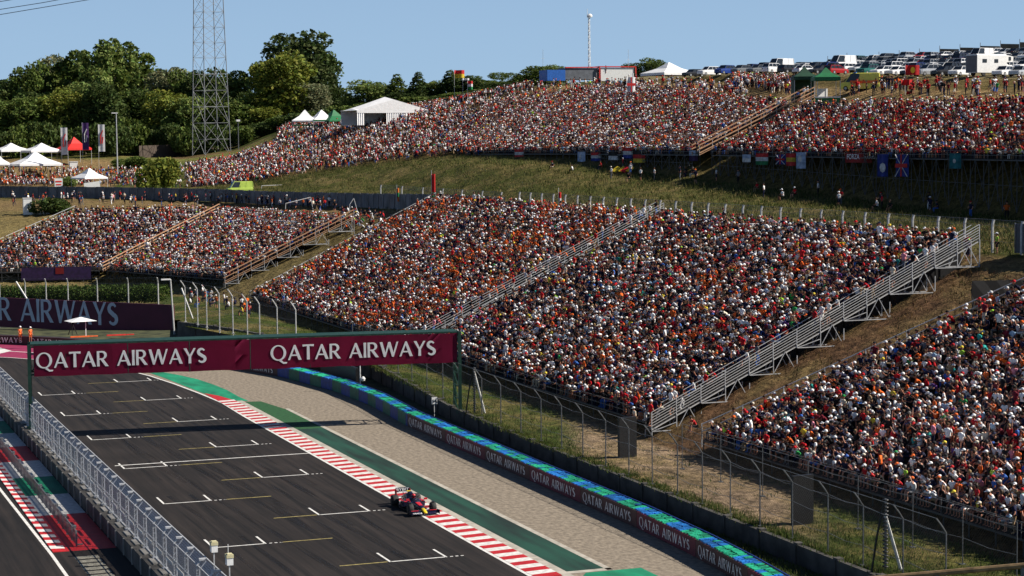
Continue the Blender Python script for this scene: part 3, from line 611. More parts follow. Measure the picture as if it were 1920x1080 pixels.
# gantry across the straight
GX0, GX1, GY0, GY1 = 20.15, 55.85, 169.0, 164.0
gdir = Vector((GX1-GX0, GY1-GY0, 0)).normalized(); gn = Vector((gdir.y, -gdir.x, 0))      # gn points towards the viewer
ga = empty('banner_gantry', (GX0, GY0, 0), 0, 'dark green gantry spanning the track with a maroon airline banner', 'gantry'); g0 = Vector(ga.location)
GL_ = (Vector((GX1, GY1, 0))-Vector((GX0, GY0, 0))).length; O_ = Vector((0, 0, 0)); ZB, ZT = 5.3, 7.85
for base, zb_ in ((O_, .0), (gdir*GL_, .0)):
    for k in (0, 1):
        p = MB(); c = base-gn*(2.5*k)+(gdir*.1 if base.length > 1 else -gdir*.1)
        p.box((c.x, c.y, (ZT+.1+zb_)/2), (.26, .26, ZT+.1-zb_), rz=math.atan2(gdir.y, gdir.x)); p.box((c.x, c.y, 1.0), (.6, .6, .35)); p.build('leg', m_green, ga)
    p = MB()
    for z_ in np.arange(1, 7.5, 1.1): a = base-gn*.1; c = base-gn*2.4; p.beam((a.x, a.y, z_), (c.x, c.y, z_+1.0), .05); p.beam((a.x, a.y, z_), (c.x, c.y, z_), .05)
    p.build('leg_brace', m_green, ga)
tr = MB(); nb = 16
for zz in (ZB+.15, ZT-.1):
    for k in (.12, 2.5): a = -gn*k; c = gdir*GL_-gn*k; tr.beam((a.x, a.y, zz), (c.x, c.y, zz), .1)
for i in range(nb):
    a = gdir*(GL_*i/nb); c = gdir*(GL_*(i+1)/nb)
    for k in (2.5,): p, q = a-gn*k, c-gn*k; tr.beam((p.x, p.y, ZB+.15), (q.x, q.y, ZT-.1), .06); tr.beam((p.x, p.y, ZB+.15), (p.x, p.y, ZT-.1), .05)
    for zz in (ZB+.15, ZT-.1): p, q = a-gn*.12, c-gn*2.5; tr.beam((p.x, p.y, zz), (q.x, q.y, zz), .05)
tr.build('truss', m_green, ga)
c = gdir*GL_; dk = MB(); dk.loft([[(0-gn.x*.1, -gn.y*.1, ZT+.0), (-gn.x*2.55, -gn.y*2.55, ZT), (-gn.x*2.55, -gn.y*2.55, ZT+.14), (-gn.x*.1, -gn.y*.1, ZT+.14)], [(c.x-gn.x*.1, c.y-gn.y*.1, ZT), (c.x-gn.x*2.55, c.y-gn.y*2.55, ZT), (c.x-gn.x*2.55, c.y-gn.y*2.55, ZT+.14), (c.x-gn.x*.1, c.y-gn.y*.1, ZT+.14)]]); dk.build('walkway', m_green, ga)
a = gdir*.3+gn*.03; c = gdir*(GL_-.12)+gn*.03; bn = MB(); NSEG = 28; rr = []
for i in range(NSEG+1): p = a+(c-a)*(i/NSEG)+gn*(.02*math.sin(i*1.7)); rr.append([(p.x, p.y, ZB+.03*math.sin(i*2.3)), (p.x+gn.x*.02*math.sin(i*2.9), p.y+gn.y*.02*math.sin(i*2.9), (ZB+ZT)/2), (p.x, p.y, ZT)])
bn.loft(rr, closed=False)
for i in range(0, NSEG+1, 2): p = a+(c-a)*(i/NSEG)-gn*.04; tr2 = MB().beam((p.x, p.y, ZB), (p.x, p.y, ZT), .04).build('frame', m_green, ga); bo = bn.build('banner', m_maroon, ga)
for (u0, u1) in ((67, 387), (507, 817)):
    # lettering sits where the photographed banner carries it, measured along the banner
    def along(u):
        d = ray(u, 665); # intersect with the banner's vertical plane
        n_ = np.array(gn); t = ((np.array(g0)-EYE)@n_)/(d@n_); P = EYE+d*t; return float((P-np.array(g0))@np.array(gdir))
    s0, s1 = along(u0), along(u1); p = gdir*s0+gn*.07; word('lettering', 'QATAR AIRWAYS', (p.x, p.y, ZB+.68), gdir, (0, 0, 1), 1.28, m_letter, bo, width=s1-s0, depth=.02, gap=.06)

# large board and things at the far end of the straight
def P2(o): return Vector((float(o[0]), float(o[1]), float(o[2])))
DB = np.array([1, -.55, 0]); DB /= np.linalg.norm(DB); NB = np.array([DB[1], -DB[0], 0]); RB = on_y(326, 628, 262)
def on_board(u, v, off=0.0): d = ray(u, v); return EYE+d*(((RB-EYE)@NB+off)/(d@NB))
a_, b_, c_, d_ = on_board(-160, 551), on_board(-160, 605), on_board(326, 572), on_board(326, 629)
sg = empty('airline_billboard', (a_[0], a_[1], 0), 0, 'huge shaded maroon airline billboard standing beyond the end of the straight', 'billboard'); o0 = np.array(sg.location)
m_bb = mat('billboard_vinyl', (.075, .010, .032), .6, .1, .7); m_pale = mat('shaded_white_vinyl', (.42, .48, .58), .6, .06, 2)  # board's shade put into the colours: deeper maroon, bluish tint on white letters
th = -NB*.25 if NB[1] < 0 else NB*.25
MB().loft([[b_-o0, a_-o0, a_+th-o0, b_+th-o0], [d_-o0, c_-o0, c_+th-o0, d_+th-o0]]).build('board', m_bb, sg)
for k in range(8):
    q = b_+(d_-b_)*(k+.5)/8; z1 = (a_+(c_-a_)*(k+.5)/8)[2]; MB().beam(tuple(np.array([q[0], q[1], -.3])+th*2-o0), tuple(np.array([q[0], q[1], z1-.3])+th*1.6-o0), .08).beam(tuple(np.array([q[0], q[1], -.3])+th*8-o0), tuple(np.array([q[0], q[1], z1-.5])+th*1.7-o0), .06).build('support', m_dsteel, sg)
# visible part reads R AIRWAYS; the word begins outside the frame to the left
p0, p1 = on_board(-122, 594), on_board(222, 611); nf = -th/np.linalg.norm(th)*.04
word('lettering', 'QATAR AIRWAYS', p0+nf-o0, p1-p0, (0, 0, 1), 43/F*px((p0+p1)/2)[2], m_pale, sg, width=float(np.linalg.norm(p1-p0)), gap=.06)
# marshals' post, parasol, orange boards
um = empty('work_parasol', at(152, 632, 236), .2, 'white square parasol over the television crew behind the run-off', 'parasol')
MB().loft([[(-1.6, -1.2, 1.9), (1.6, -1.2, 1.9), (1.6, 1.2, 1.9), (-1.6, 1.2, 1.9)], [(-.1, -.1, 2.35), (.1, -.1, 2.35), (.1, .1, 2.35), (-.1, .1, 2.35)]]).build('canopy', m_canvas, um); MB().beam((.6, 0, 0), (.6, 0, 2.1), .05).beam((.6, 0, 2.1), (0, 0, 2.2), .04).build('pole', m_white, um)
tc_ = empty('television_camera', at(136, 628, 240), .3, 'black television camera on a tripod under the parasol', 'camera'); MB().box((0, 0, 1.6), (.5, .9, .45)).box((0, -.6, 1.6), (.25, .4, .25)).build('body', m_black, tc_)
for a_ in (0, 2.1, 4.2): MB().beam((0, 0, 1.4), (.6*math.cos(a_), .6*math.sin(a_), 0), .05).build('leg', m_black, tc_)
for (u, v, c_, lab) in ((150, 632, m_orange, 'low orange board lying beside the white parasol'), (218, 629, m_red, 'low red and green board behind the bridge banner')):
    P = at(u, v, 233); tag(MB().box((0, 0, .05), (2.2, .3, .14)).box((1.6, 0, .05), (.9, .3, .1)).build('low_board', c_, loc=P), lab, 'board')
# marshal post box, sign, camera pole, speed board
P = on_x(630, 712, 54.6); wb = empty('marshal_board', (P[0], P[1], 0), .0, 'white marshal board with black characters behind the tyre barrier', 'board'); MB().box((0, 0, 1.4), (1.05, .12, 2.8), rz=-.3).build('panel', m_white, wb)
word('lettering', '143', (-.38, -.22, 1.75), Vector((1, -.3, 0)), (0, 0, 1), .45, m_black, wb, font=True)
P = on_x(815, 780, 54.4); sb = empty('small_sign', (P[0], P[1], 0), 0, 'small white sign on the concrete wall right of the banner', 'sign'); MB().box((0, 0, 1.75), (.5, .06, .6)).beam((0, .06, 0), (0, .06, 1.5), .03).build('plate', m_white, sb); word('lettering', '14', (-.16, -.05, 1.55), (1, 0, 0), (0, 0, 1), .32, m_black, sb, font=True)
P = on_z(700, 752); cp = empty('camera_pole', (54.3, 189.5, 0), 0, 'thin pale pole with a round camera at its foot beyond the banner', 'pole'); MB().beam((0, 0, 0), (0, 0, 4.6), .06, n=6).build('pole', m_white, cp); MB().lathe([(.0, 0), (.2, .1), (.25, .3), (.1, .5), (0, .5)], (.25, -.1, .9)).build('camera', m_white, cp)
# dark wall section below the far fence
tag(MB().loft([[(54.0, 190, 0), (54.0, 190, 2.2), (54.3, 190, 2.2), (54.3, 190, 0)], [(53.6, 202, 0), (53.6, 202, 2.4), (53.9, 202, 2.4), (53.9, 202, 0)]]).build('dark_shed_wall', m_black), 'black panel wall behind the blue end of the tyre barrier', 'wall')

# braced cable posts beside the fence, black screens, lamp posts
m_pole = mat('white_strut', (.55, .55, .53), .5, .1, 3)
for (u, v, lab) in ((890, 775, 'cable post with coiled wiring and a white strut right of the banner'), (1660, 1072, 'cable post with coiled wiring and a leaning white strut at the bottom right')):
    P = on_z(u, v, 1.15); r_ = empty('cable_post', (P[0], P[1], 1.0), 0, lab, 'post'); MB().beam((0, 0, 0), (0, 0, 4.1), .07, n=6).build('post', m_dsteel, r_)
    MB().beam((.85, -.3, 0), (-.05, 0, 3.3 if u > 1000 else 3.9), .09, n=6).build('strut', m_pole, r_); c = MB()
    for z_ in np.arange(.4, 4.1, .2): c.lathe([(.13, 0), (.17, .04), (.13, .08)], (0, 0, z_), n=8)
    c.build('cable_coil', m_black, r_); MB().path([(-.1, 0, 3.9), (-.45, .1, 2.2), (-.75, .2, 0)], .06).build('cable', m_black, r_)
for (y, x, lab) in ((134.0, 58.6, 'tall black screen panel beside the fence, the far one'), (106.4, 58.0, 'tall black screen panel beside the fence, the near one')):
    r_ = empty('screen_panel', (x, y, 1.0), .1, lab, 'panel'); MB().box((0, 0, 1.6), (1.45, .28, 3.1)).build('screen', m_black, r_); MB().box((.15, -.1, .03), (1.4, .4, .10)).build('base_rail', m_white, r_)
P = on_y(327, 628, 256); lp = empty('lamp_post', (P[0], P[1], 0), 0, 'tall pale lamp post at the right end of the maroon billboard', 'lamp post'); MB().beam((0, 0, 0), (-.35, 0, 7.1), .11, .09, n=6).build('post', m_pst2, lp); MB().box((-.95, 0, 7.1), (1.2, .3, .16)).build('lamp_head', m_white, lp)
# cranked posts in front of the hedge
pts_ = [at(u, 570, 283) for u in (-60, 0, 48, 87, 128, 183, 241, 297)]
fence('boundary_fence', [(p[0], p[1]) for p in pts_], [1.0]*8, [4.6]*8, 'row of cranked pale posts and wire in front of the clipped hedge', 'fence', m_pst2, m_netdark, (-.6, .8), .09, 2)
for (u0, v0, u1, v1, lab) in ((30, 528, 50, 560, 'leaning white strut behind the billboard, at the far left'), (340, 540, 366, 610, 'leaning white strut right of the billboard')):
    A = at(u0, v0, 268); B = at(u1, v1, 268); tag(MB().beam(A, B, .12, n=6).build('leaning_strut', m_pole), lab, 'strut')

# foreground pipe rail at the bottom right corner
A = at(1560, 1092, 62); B = at(1960, 1057, 60); fr = empty('pipe_rail', A, 0, 'rusty brown pipe rail crossing the bottom right corner', 'rail'); d = B-A
MB().beam((0, 0, 0), tuple(d), .09, n=8).build('pipe', mat('rusty_pipe', (.23, .15, .07), .6, .4, 4, detail=8), fr)
for t_ in (.1, .5, .9): q = d*t_; MB().beam((q[0], q[1], q[2]), (q[0], q[1], q[2]-9), .08, n=8).build('post', m_dsteel, fr)
# ================================================================== STANDS
def V3(a): return np.array(a, float)
class Patch:
    def __init__(s, fl, fr, tl, tr, n, sp=.56, hide=False): s.c = [V3(fl), V3(fr), V3(tl), V3(tr)]; s.n = n; s.sp = sp
    def p(s, a, t): fl, fr, tl, tr = s.c; return (fl*(1-a)+fr*a)*(1-t)+(tl*(1-a)+tr*a)*t
Y1 = 124.0
E_ = Patch((64.4, 133.2, 2.25), (64.4, 66, 2.25), (99, 121.5, 18.4), (99, 66, 18.4), 37, .64)
D_ = Patch((64.4, 202.0, 2.25), (64.4, 143.6, 2.25), (93.2, 202.6, 15.7), (93.2, 143.6, 15.7), 31, .64)
C_ = Patch((64.4, 280.5, 2.25), (64.4, 207.3, 2.25), (93.2, 283, 15.7), (93.2, 207.3, 15.7), 31, .64)
fb = at(200, 507, 344)
B_ = Patch(fb, (66.6, 305.5, 3.4), at(418, 396, 383), (85.5, 305.5, 12.2), 21, .64)
A_ = Patch(at(-120, 513, 341), at(186, 507, 345), at(141, 397, 376), at(407, 393, 385), 22, .64)
_tl = on_p(905, 196, 125, 22, .45); _tm = on_p(1180, 163, 125, 22, .45)
Gp = [Patch((125, 364, 21.9), (125, 312, 22.1), _tl, _tm, 30), Patch((125, 311.6, 22.1), (125, 262.0, 22.1), _tm-[0, .4, 0], (140.4, 262.0, 28.8), 28)]
H_ = Patch((125, 255.6, 22.1), (124.6, 150, 21.7), (139.6, 255.6, 28.5), (138.2, 150, 27.8), 17)
SIDE = {}
def make_stand(patches, label, zg, front_posts=True, rail=True):
    root = empty('grandstand', patches[0].p(.5, 0), 0, label, 'grandstand', 'terraced grandstands full of spectators'); o0 = np.array(root.location)
    dk, bn = MB(), MB()
    for P in patches:
        n = P.n
        for i in range(n):
            t0, t1 = i/n, (i+1)/n; z0, z1 = P.p(0, t0), P.p(1, t0); A0, A1, B0, B1 = P.p(0, t0), P.p(1, t0), P.p(0, t1), P.p(1, t1)
            B0z = B0.copy(); B0z[2] = A0[2]; B1z = B1.copy(); B1z[2] = A1[2]
            dk.quad(A0-o0, A1-o0, B1z-o0, B0z-o0); dk.quad(B0z-o0, B1z-o0, B1-o0, B0-o0)
            C0, C1, D0, D1 = P.p(0, (i+.55)/n), P.p(1, (i+.55)/n), P.p(0, (i+.93)/n), P.p(1, (i+.93)/n)
            for q in (C0, D0): q[2] = A0[2]+.40
            for q in (C1, D1): q[2] = A1[2]+.40
            up_ = np.array([0, 0, .05]); bn.loft([[C0-o0, C1-o0, C1+up_-o0, C0+up_-o0], [D0-o0, D1-o0, D1+up_-o0, D0+up_-o0]])
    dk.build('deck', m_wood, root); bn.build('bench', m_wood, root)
    sc = MB(); rl = MB()
    for P in patches:
        L = np.hypot(*(P.p(1, 0)-P.p(0, 0))[:2]); k = int(L/2.6)
        for i in range(k+1):
            a = i/k
            for j, t in enumerate((0.0, .08, .2)):
                q = P.p(a, t); g = zg(q); 
                if q[2]-g > .3: sc.beam((q[0]-o0[0], q[1]-o0[1], g-o0[2]-.2), (q[0]-o0[0], q[1]-o0[1], q[2]-o0[2]-.05), .05)
            if i < k:
                q0, q1 = P.p(i/k, 0), P.p((i+1)/k, 0); g0_, g1_ = zg(q0), zg(q1)
                if q0[2]-g0_ > 1.2:
                    sc.beam((q0[0]-o0[0], q0[1]-o0[1], g0_-o0[2]), (q1[0]-o0[0], q1[1]-o0[1], q1[2]-o0[2]), .035); sc.beam((q0[0]-o0[0], q0[1]-o0[1], q0[2]-o0[2]), (q1[0]-o0[0], q1[1]-o0[1], g1_-o0[2]), .035)
                    sc.beam((q0[0]-o0[0], q0[1]-o0[1], (q0[2]+g0_)/2-o0[2]), (q1[0]-o0[0], q1[1]-o0[1], (q1[2]+g1_)/2-o0[2]), .035)
                sc.beam((q0[0]-o0[0], q0[1]-o0[1], q0[2]-o0[2]-.08), (q1[0]-o0[0], q1[1]-o0[1], q1[2]-o0[2]-.08), .09)
                if rail:
                    fdir = P.p(a, 0)-P.p(a, .02); fdir /= np.linalg.norm(fdir[:2])+1e-6; of = np.array([fdir[0]*.15, fdir[1]*.15, 0])
                    for hh_ in (.45, .95): rl.beam(q0+of+[0, 0, hh_]-o0, q1+of+[0, 0, hh_]-o0, .028)
                    rl.beam(q0+of-o0, q0+of+[0, 0, .97]-o0, .03)
    sc.build('scaffold', m_scaf, root)
    if rail: rl.build('front_rail', m_pst, root)
    return root
zg = lambda q: gz(q[0], q[1])
make_stand([E_], 'nearest grandstand block at the lower right of the photo', zg)
st_ = make_stand([D_], 'grandstand block between the two silver staircases', zg); mb = MB(); o0 = np.array(st_.location); qs = [D_.p(1, t) for t in np.linspace(0, 1, 16)]
mb.loft([[(q[0]-o0[0], q[1]-o0[1]+.1, gz(q[0], q[1])-o0[2]-.3), (q[0]-o0[0], q[1]-o0[1]+.1, q[2]-o0[2]-.05), (q[0]-o0[0], q[1]-o0[1]+.14, q[2]-o0[2]-.05), (q[0]-o0[0], q[1]-o0[1]+.14, gz(q[0], q[1])-o0[2]-.3)] for q in qs]); mb.build('side_shade_sheet', m_black, st_)  # added black sheet standing in for the shade under the block's near end
make_stand([C_], 'grandstand block rising behind the bridge banner, left of the long silver staircase', zg)
make_stand([B_], 'small grandstand block between the two orange railed staircases at the left', zg)
make_stand([A_], 'leftmost grandstand block, running out of the picture', zg)
make_stand(Gp, 'upper grandstand left of the orange staircase on the hill', zg)
make_stand([H_], 'upper grandstand right of the orange staircase on the hill', zg)

# side rails of the blocks without a staircase
def side_rail(P, a, label, off=.25):
    q = [P.p(a, t) for t in np.linspace(0, 1, 13)]; o0 = q[0]; r_ = empty('side_handrail', o0, 0, label, 'handrail'); mb = MB()
    for i, (u, v) in enumerate(zip(q, q[1:])):
        u = u+[0, off, 0]; v = v+[0, off, 0]
        for h_ in (.55, 1.1): mb.beam(u+[0, 0, h_]-o0, v+[0, 0, h_]-o0, .045)
    mb.build('rail', m_steel, r_); ps = MB()
    for u in q: ps.beam(u+[0, off, -.6]-o0, u+[0, off, 1.15]-o0, .045)
    ps.build('baluster', m_steel, r_)
side_rail(E_, 0, 'grey handrail up the left side of the nearest grandstand block', .3); side_rail(C_, 0, 'grey handrail up the left side of the block behind the banner', .3); side_rail(A_, 0, 'thin handrail up the left side of the leftmost block', .3)
side_rail(D_, 0, 'thin grey handrail beside the long silver staircase, on its lower side', .2)

def staircase(p0, p1, label, m_rail, nrail=6, width=1.3, trestle=True, side=-1, zg_=None, rr=.029):
    """p0 bottom, p1 top, on the line of the outer stringer; side = direction of the walkway in Y"""
    p0, p1 = V3(p0), V3(p1); root = empty('metal_staircase', p0, 0, label, 'staircase', 'staircases between the stands'); d = p1-p0; L = np.hypot(d[0], d[1]); n = max(4, int(round(L/2.05)))
    steps = MB(); k = int(L/.38)
    for i in range(k): q = d*((i+.5)/k); steps.box((q[0], q[1]+side*width/2, q[2]), (.34, width, .05))
    steps.build('tread', m_wood, root)
    for s_ in (0, 1):
        rl = MB(); off = np.array([0, side*width*s_, 0])
        for j in range(nrail if s_ == 0 or not trestle else 2):
            h_ = .15+j*1.1/(nrail-1) if s_ == 0 or not trestle else .55+j*.6
            rl.beam(off+[0, 0, h_], d+off+[0, 0, h_], rr)
        rl.beam(off+[0, 0, -.12], d+off+[0, 0, -.12], .06); rl.build('handrail', m_rail if s_ == 0 else m_rail, root)
        for i in range(n+1):
            q = d*(i/n)+off; MB().beam(q+[0, 0, -.2], q+[0, 0, 1.24], .04).build('baluster', m_steel, root) if s_ == 0 else None
    if trestle:
        tr_ = MB(); m = n//2
        for i in range(m):
            a = d*((2*i)/n); b_ = d*((2*i+1)/n); c = d*((2*i+2)/n)
            for off in (np.array([0, -.05, 0]), np.array([0, side*width, 0])):
                base = a[2]-.25
                tr_.beam(np.array([a[0], a[1], base])+off, np.array([c[0], c[1], base])+off, .045)          # level chord
                tr_.beam(np.array([c[0], c[1], base])+off, c+off, .045); tr_.beam(np.array([b_[0], b_[1], base])+off, b_+off, .04)
                tr_.beam(np.array([b_[0], b_[1], base])+off, np.array([(b_[0]+c[0])/2, c[1], (b_[2]+c[2])/2])+off, .035); tr_.beam(np.array([c[0], c[1], base])+off, np.array([(b_[0]+c[0])/2, c[1], (b_[2]+c[2])/2])+off, .035)
                tr_.beam(np.array([a[0], a[1], base])+off, np.array([b_[0], b_[1], (b_[2]+base)/2])+off, .035)
                g = gz(p0[0]+c[0], p0[1]+c[1])-p0[2]
                tr_.beam(np.array([c[0], c[1], base])+off, np.array([c[0], c[1], g-.2])+off, .045)
                tr_.beam(np.array([a[0], a[1], base])+off, np.array([a[0], a[1], min(g, base)-.6])+off, .045)
        tr_.build('trestle', m_steel, root)
    return root
m_sil = mat('silver_rail', (.58, .58, .57), .4, .1, 4, metal=.2)
staircase((64.0, 141.6, 2.0), (93.6, 141.6, 15.9), 'long silver staircase on trestles, right of the middle block', m_sil, 6, 1.2, True, 1)
staircase((64.0, 204.0, 2.15), (93.8, 204.0, 16.05), 'silver staircase between the two middle blocks, ending below the banner', m_sil, 5, 2.2, False, 1, rr=.032)
staircase((65.6, 303.0, 3.2), (86.2, 303.0, 12.6), 'orange railed staircase on trestles at the edge of the dry bank', m_rust, 3, 1.2, True, 1, rr=.05)
s1 = (fb+A_.c[1])/2; staircase(s1, (B_.c[2]+A_.c[3])/2, 'narrow orange railed staircase between the two far left blocks', m_rust, 3, .8, False, 1, rr=.04)
staircase((124.4, 258.4, 22.2), (142.8, 258.4, 30.4), 'orange railed staircase in the upper grandstand on the hill', m_rust, 3, 2.6, False, 1, rr=.10)
tag(MB().box((0, 0, .9), (1.6, .3, 1.8)).build('hoarding', m_white, loc=(143.4, 257.2, 29.6)), 'white panel at the head of the upper orange staircase', 'panel')

# wall and fence along the top of the lower stands
m_sheet = bpy.data.materials.new('corrugated_sheet'); n, l, b = nodes(m_sheet)
tc = n.new('ShaderNodeTexCoord'); nz = n.new('ShaderNodeTexNoise'); nz.inputs['Scale'].default_value = .35; rp = n.new('ShaderNodeValToRGB'); rp.color_ramp.elements[0].position = .35; rp.color_ramp.elements[1].position = .65
rp.color_ramp.elements[0].color = (.06, .068, .08, 1); rp.color_ramp.elements[1].color = (.15, .16, .18, 1); l.new(tc.outputs['Object'], nz.inputs['Vector']); l.new(nz.outputs[0], rp.inputs[0]); l.new(rp.outputs[0], b.inputs['Base Color']); b.inputs['Roughness'].default_value = .6
def sheet_wall(name, pts, h_, label, m, amp=.07, pitch=.75):
    mb = MB(); vs = []; o0 = pts[0]; r_ = empty(name, o0, 0, label, 'wall'); o0 = V3(o0)
    poly = dens(pts, .38); 
    for i, p in enumerate(poly):
        a = poly[max(0, i-1)]; c = poly[min(len(poly)-1, i+1)]; t = (c-a)[:2]; t /= np.hypot(*t); off = amp*(1 if (i//1) % 2 else -1)
        q = p+[-t[1]*off, t[0]*off, 0]; hh_ = h_ + (0 if (i//8) % 2 else .06); vs.append([q-o0, q+[0, 0, hh_]-o0])
    for a, c in zip(vs, vs[1:]): mb.quad(a[0], c[0], c[1], a[1])
    mb.build('sheet', m, r_); ps = MB()
    for p in poly[::8]: ps.beam(p-o0+[-.12, 0, 0], p-o0+[-.12, 0, h_+.1], .07)
    ps.build('post', m_dsteel, r_); return r_
wp = [(96.2, 263, 14.1), (96.3, 290, 13.8), (96.3, 330, 13.1)]+[tuple(up_d(u, D, 12.75)) for u, D in ((500, 378), (400, 402), (200, 430), (0, 450), (-300, 465))]
wp[0] = (96.2, 262, 14.0)
sheet_wall('sheet_metal_wall', wp, 2.5, 'long grey sheet metal wall behind the far left stands', m_sheet)
sheet_wall('sheet_metal_wall', [(95.6, 210, 13.9), (95.6, 183, 13.9)], 1.9, 'short dark sheet metal wall at the head of the long silver staircase', m_sheet)
sheet_wall('sheet_metal_wall', [(97.0, 141.3, 14.7), (97.6, 134, 14.7), (98, 126, 14.7)], 2.4, 'grey sheet metal wall at the right edge, above the black tarpaulin', m_sheet)
# black tarpaulin wall under it
tp = empty('tarpaulin_wall', (86.5, 132.5, 9), 0, 'large black tarpaulin screen at the right edge, above the brown bank', 'screen'); mb = MB()
a = on_y(1823, 527, 132.5); b_ = on_y(1823, 635, 132.5); c = on_y(2000, 522, 132.5); d = on_y(2000, 660, 132.5)
o0 = np.array(tp.location); grid = [[(a*(1-i/8)+c*(i/8))*(1-j/4)+(b_*(1-i/8)+d*(i/8))*(j/4)+[0, .05*((i+j) % 2), 0]-o0 for j in range(5)] for i in range(9)]
mb.loft([g+[p+np.array([0, .06, 0]) for p in g[::-1]] for g in grid]); mb.build('tarpaulin', m_black, tp)
# top fence posts
ys3 = list(np.arange(128, 262, 4.2))
fence('hilltop_fence', [(97.0, float(y)) for y in ys3], [14.3]*len(ys3), [3.0]*len(ys3), 'long wire fence with cranked concrete posts along the top of the lower stands', 'fence', m_pst2, m_netdark, (.12, .45), .13, 3)
ys4 = [266, 274, 283, 292, 302, 313, 325]
fence('hilltop_fence', [(97.2, float(y)) for y in ys4], [14.0]*7, [3.1]*7, 'short run of wire fence posts rising behind the grey sheet metal wall', 'fence', m_pst2, m_netdark, (.12, .45), .11, 2)

# ================================================================== PEOPLE
def pose(kind):
    """joints of a person facing +x; z = 0 at the soles"""
    if kind == 'stand' or kind == 'walk' or kind == 'wave':
        s = .22 if kind == 'walk' else 0.02
        J = dict(pelvis=(0, 0, .96), waist=(0, 0, 1.10), chest=(.02, 0, 1.32), neck=(.02, 0, 1.48), head=(.05, 0, 1.66), kneeL=(s+.03, .12, .50), footL=(s-.02, .13, .07), toeL=(s+.15, .14, .04), kneeR=(-s*.3+.03, -.12, .50), footR=(-s, -.13, .07), toeR=(-s+.17, -.14, .04),
                 shL=(.0, .19, 1.42), shR=(.0, -.19, 1.42), elL=(-.05, .26, 1.14), haL=(.12, .24, .90), elR=(.05, -.27, 1.14), haR=(.22, -.22, 1.02))
        if kind == 'wave': J.update(elL=(.1, .36, 1.60), haL=(.14, .30, 1.88), elR=(.1, -.36, 1.58), haR=(.16, -.28, 1.86))
        return J
    J = dict(pelvis=(-.02, 0, .52), waist=(0, 0, .66), chest=(.04, 0, .88), neck=(.07, 0, 1.04), head=(.12, 0, 1.21), kneeL=(.44, .14, .52), footL=(.42, .13, .08), toeL=(.58, .14, .05), kneeR=(.44, -.14, .52), footR=(.46, -.13, .08), toeR=(.62, -.14, .05),
             shL=(.03, .19, .98), shR=(.03, -.19, .98), elL=(.10, .26, .72), haL=(.36, .15, .60), elR=(.12, -.26, .72), haR=(.37, -.13, .62))
    if kind == 'lean':
        for k, dx in dict(waist=.05, chest=.16, neck=.24, head=.33, shL=.19, shR=.19, elL=.34, elR=.34).items(): q = J[k]; J[k] = (q[0]+dx, q[1], q[2]-(.06 if k in ('head', 'neck', 'shL', 'shR') else .02))
        J.update(haL=(.50, .06, .70), haR=(.50, -.05, .70))
    if kind == 'shade': J.update(elL=(.22, .34, 1.02), haL=(.26, .12, 1.30))
    if kind == 'phone': J.update(elL=(.26, .25, .86), haL=(.42, .06, 1.08), elR=(.26, -.25, .86), haR=(.42, -.05, 1.08))
    if kind == 'turn':
        for k, dy in dict(chest=.04, neck=.08, head=.12, shL=.05, shR=.05).items(): q = J[k]; J[k] = (q[0]-.03, q[1]+dy, q[2])
    if kind == 'arms': J.update(elL=(.10, .33, 1.20), haL=(.06, .30, 1.46), elR=(.22, -.22, .74), haR=(.4, -.05, .66))
    return J
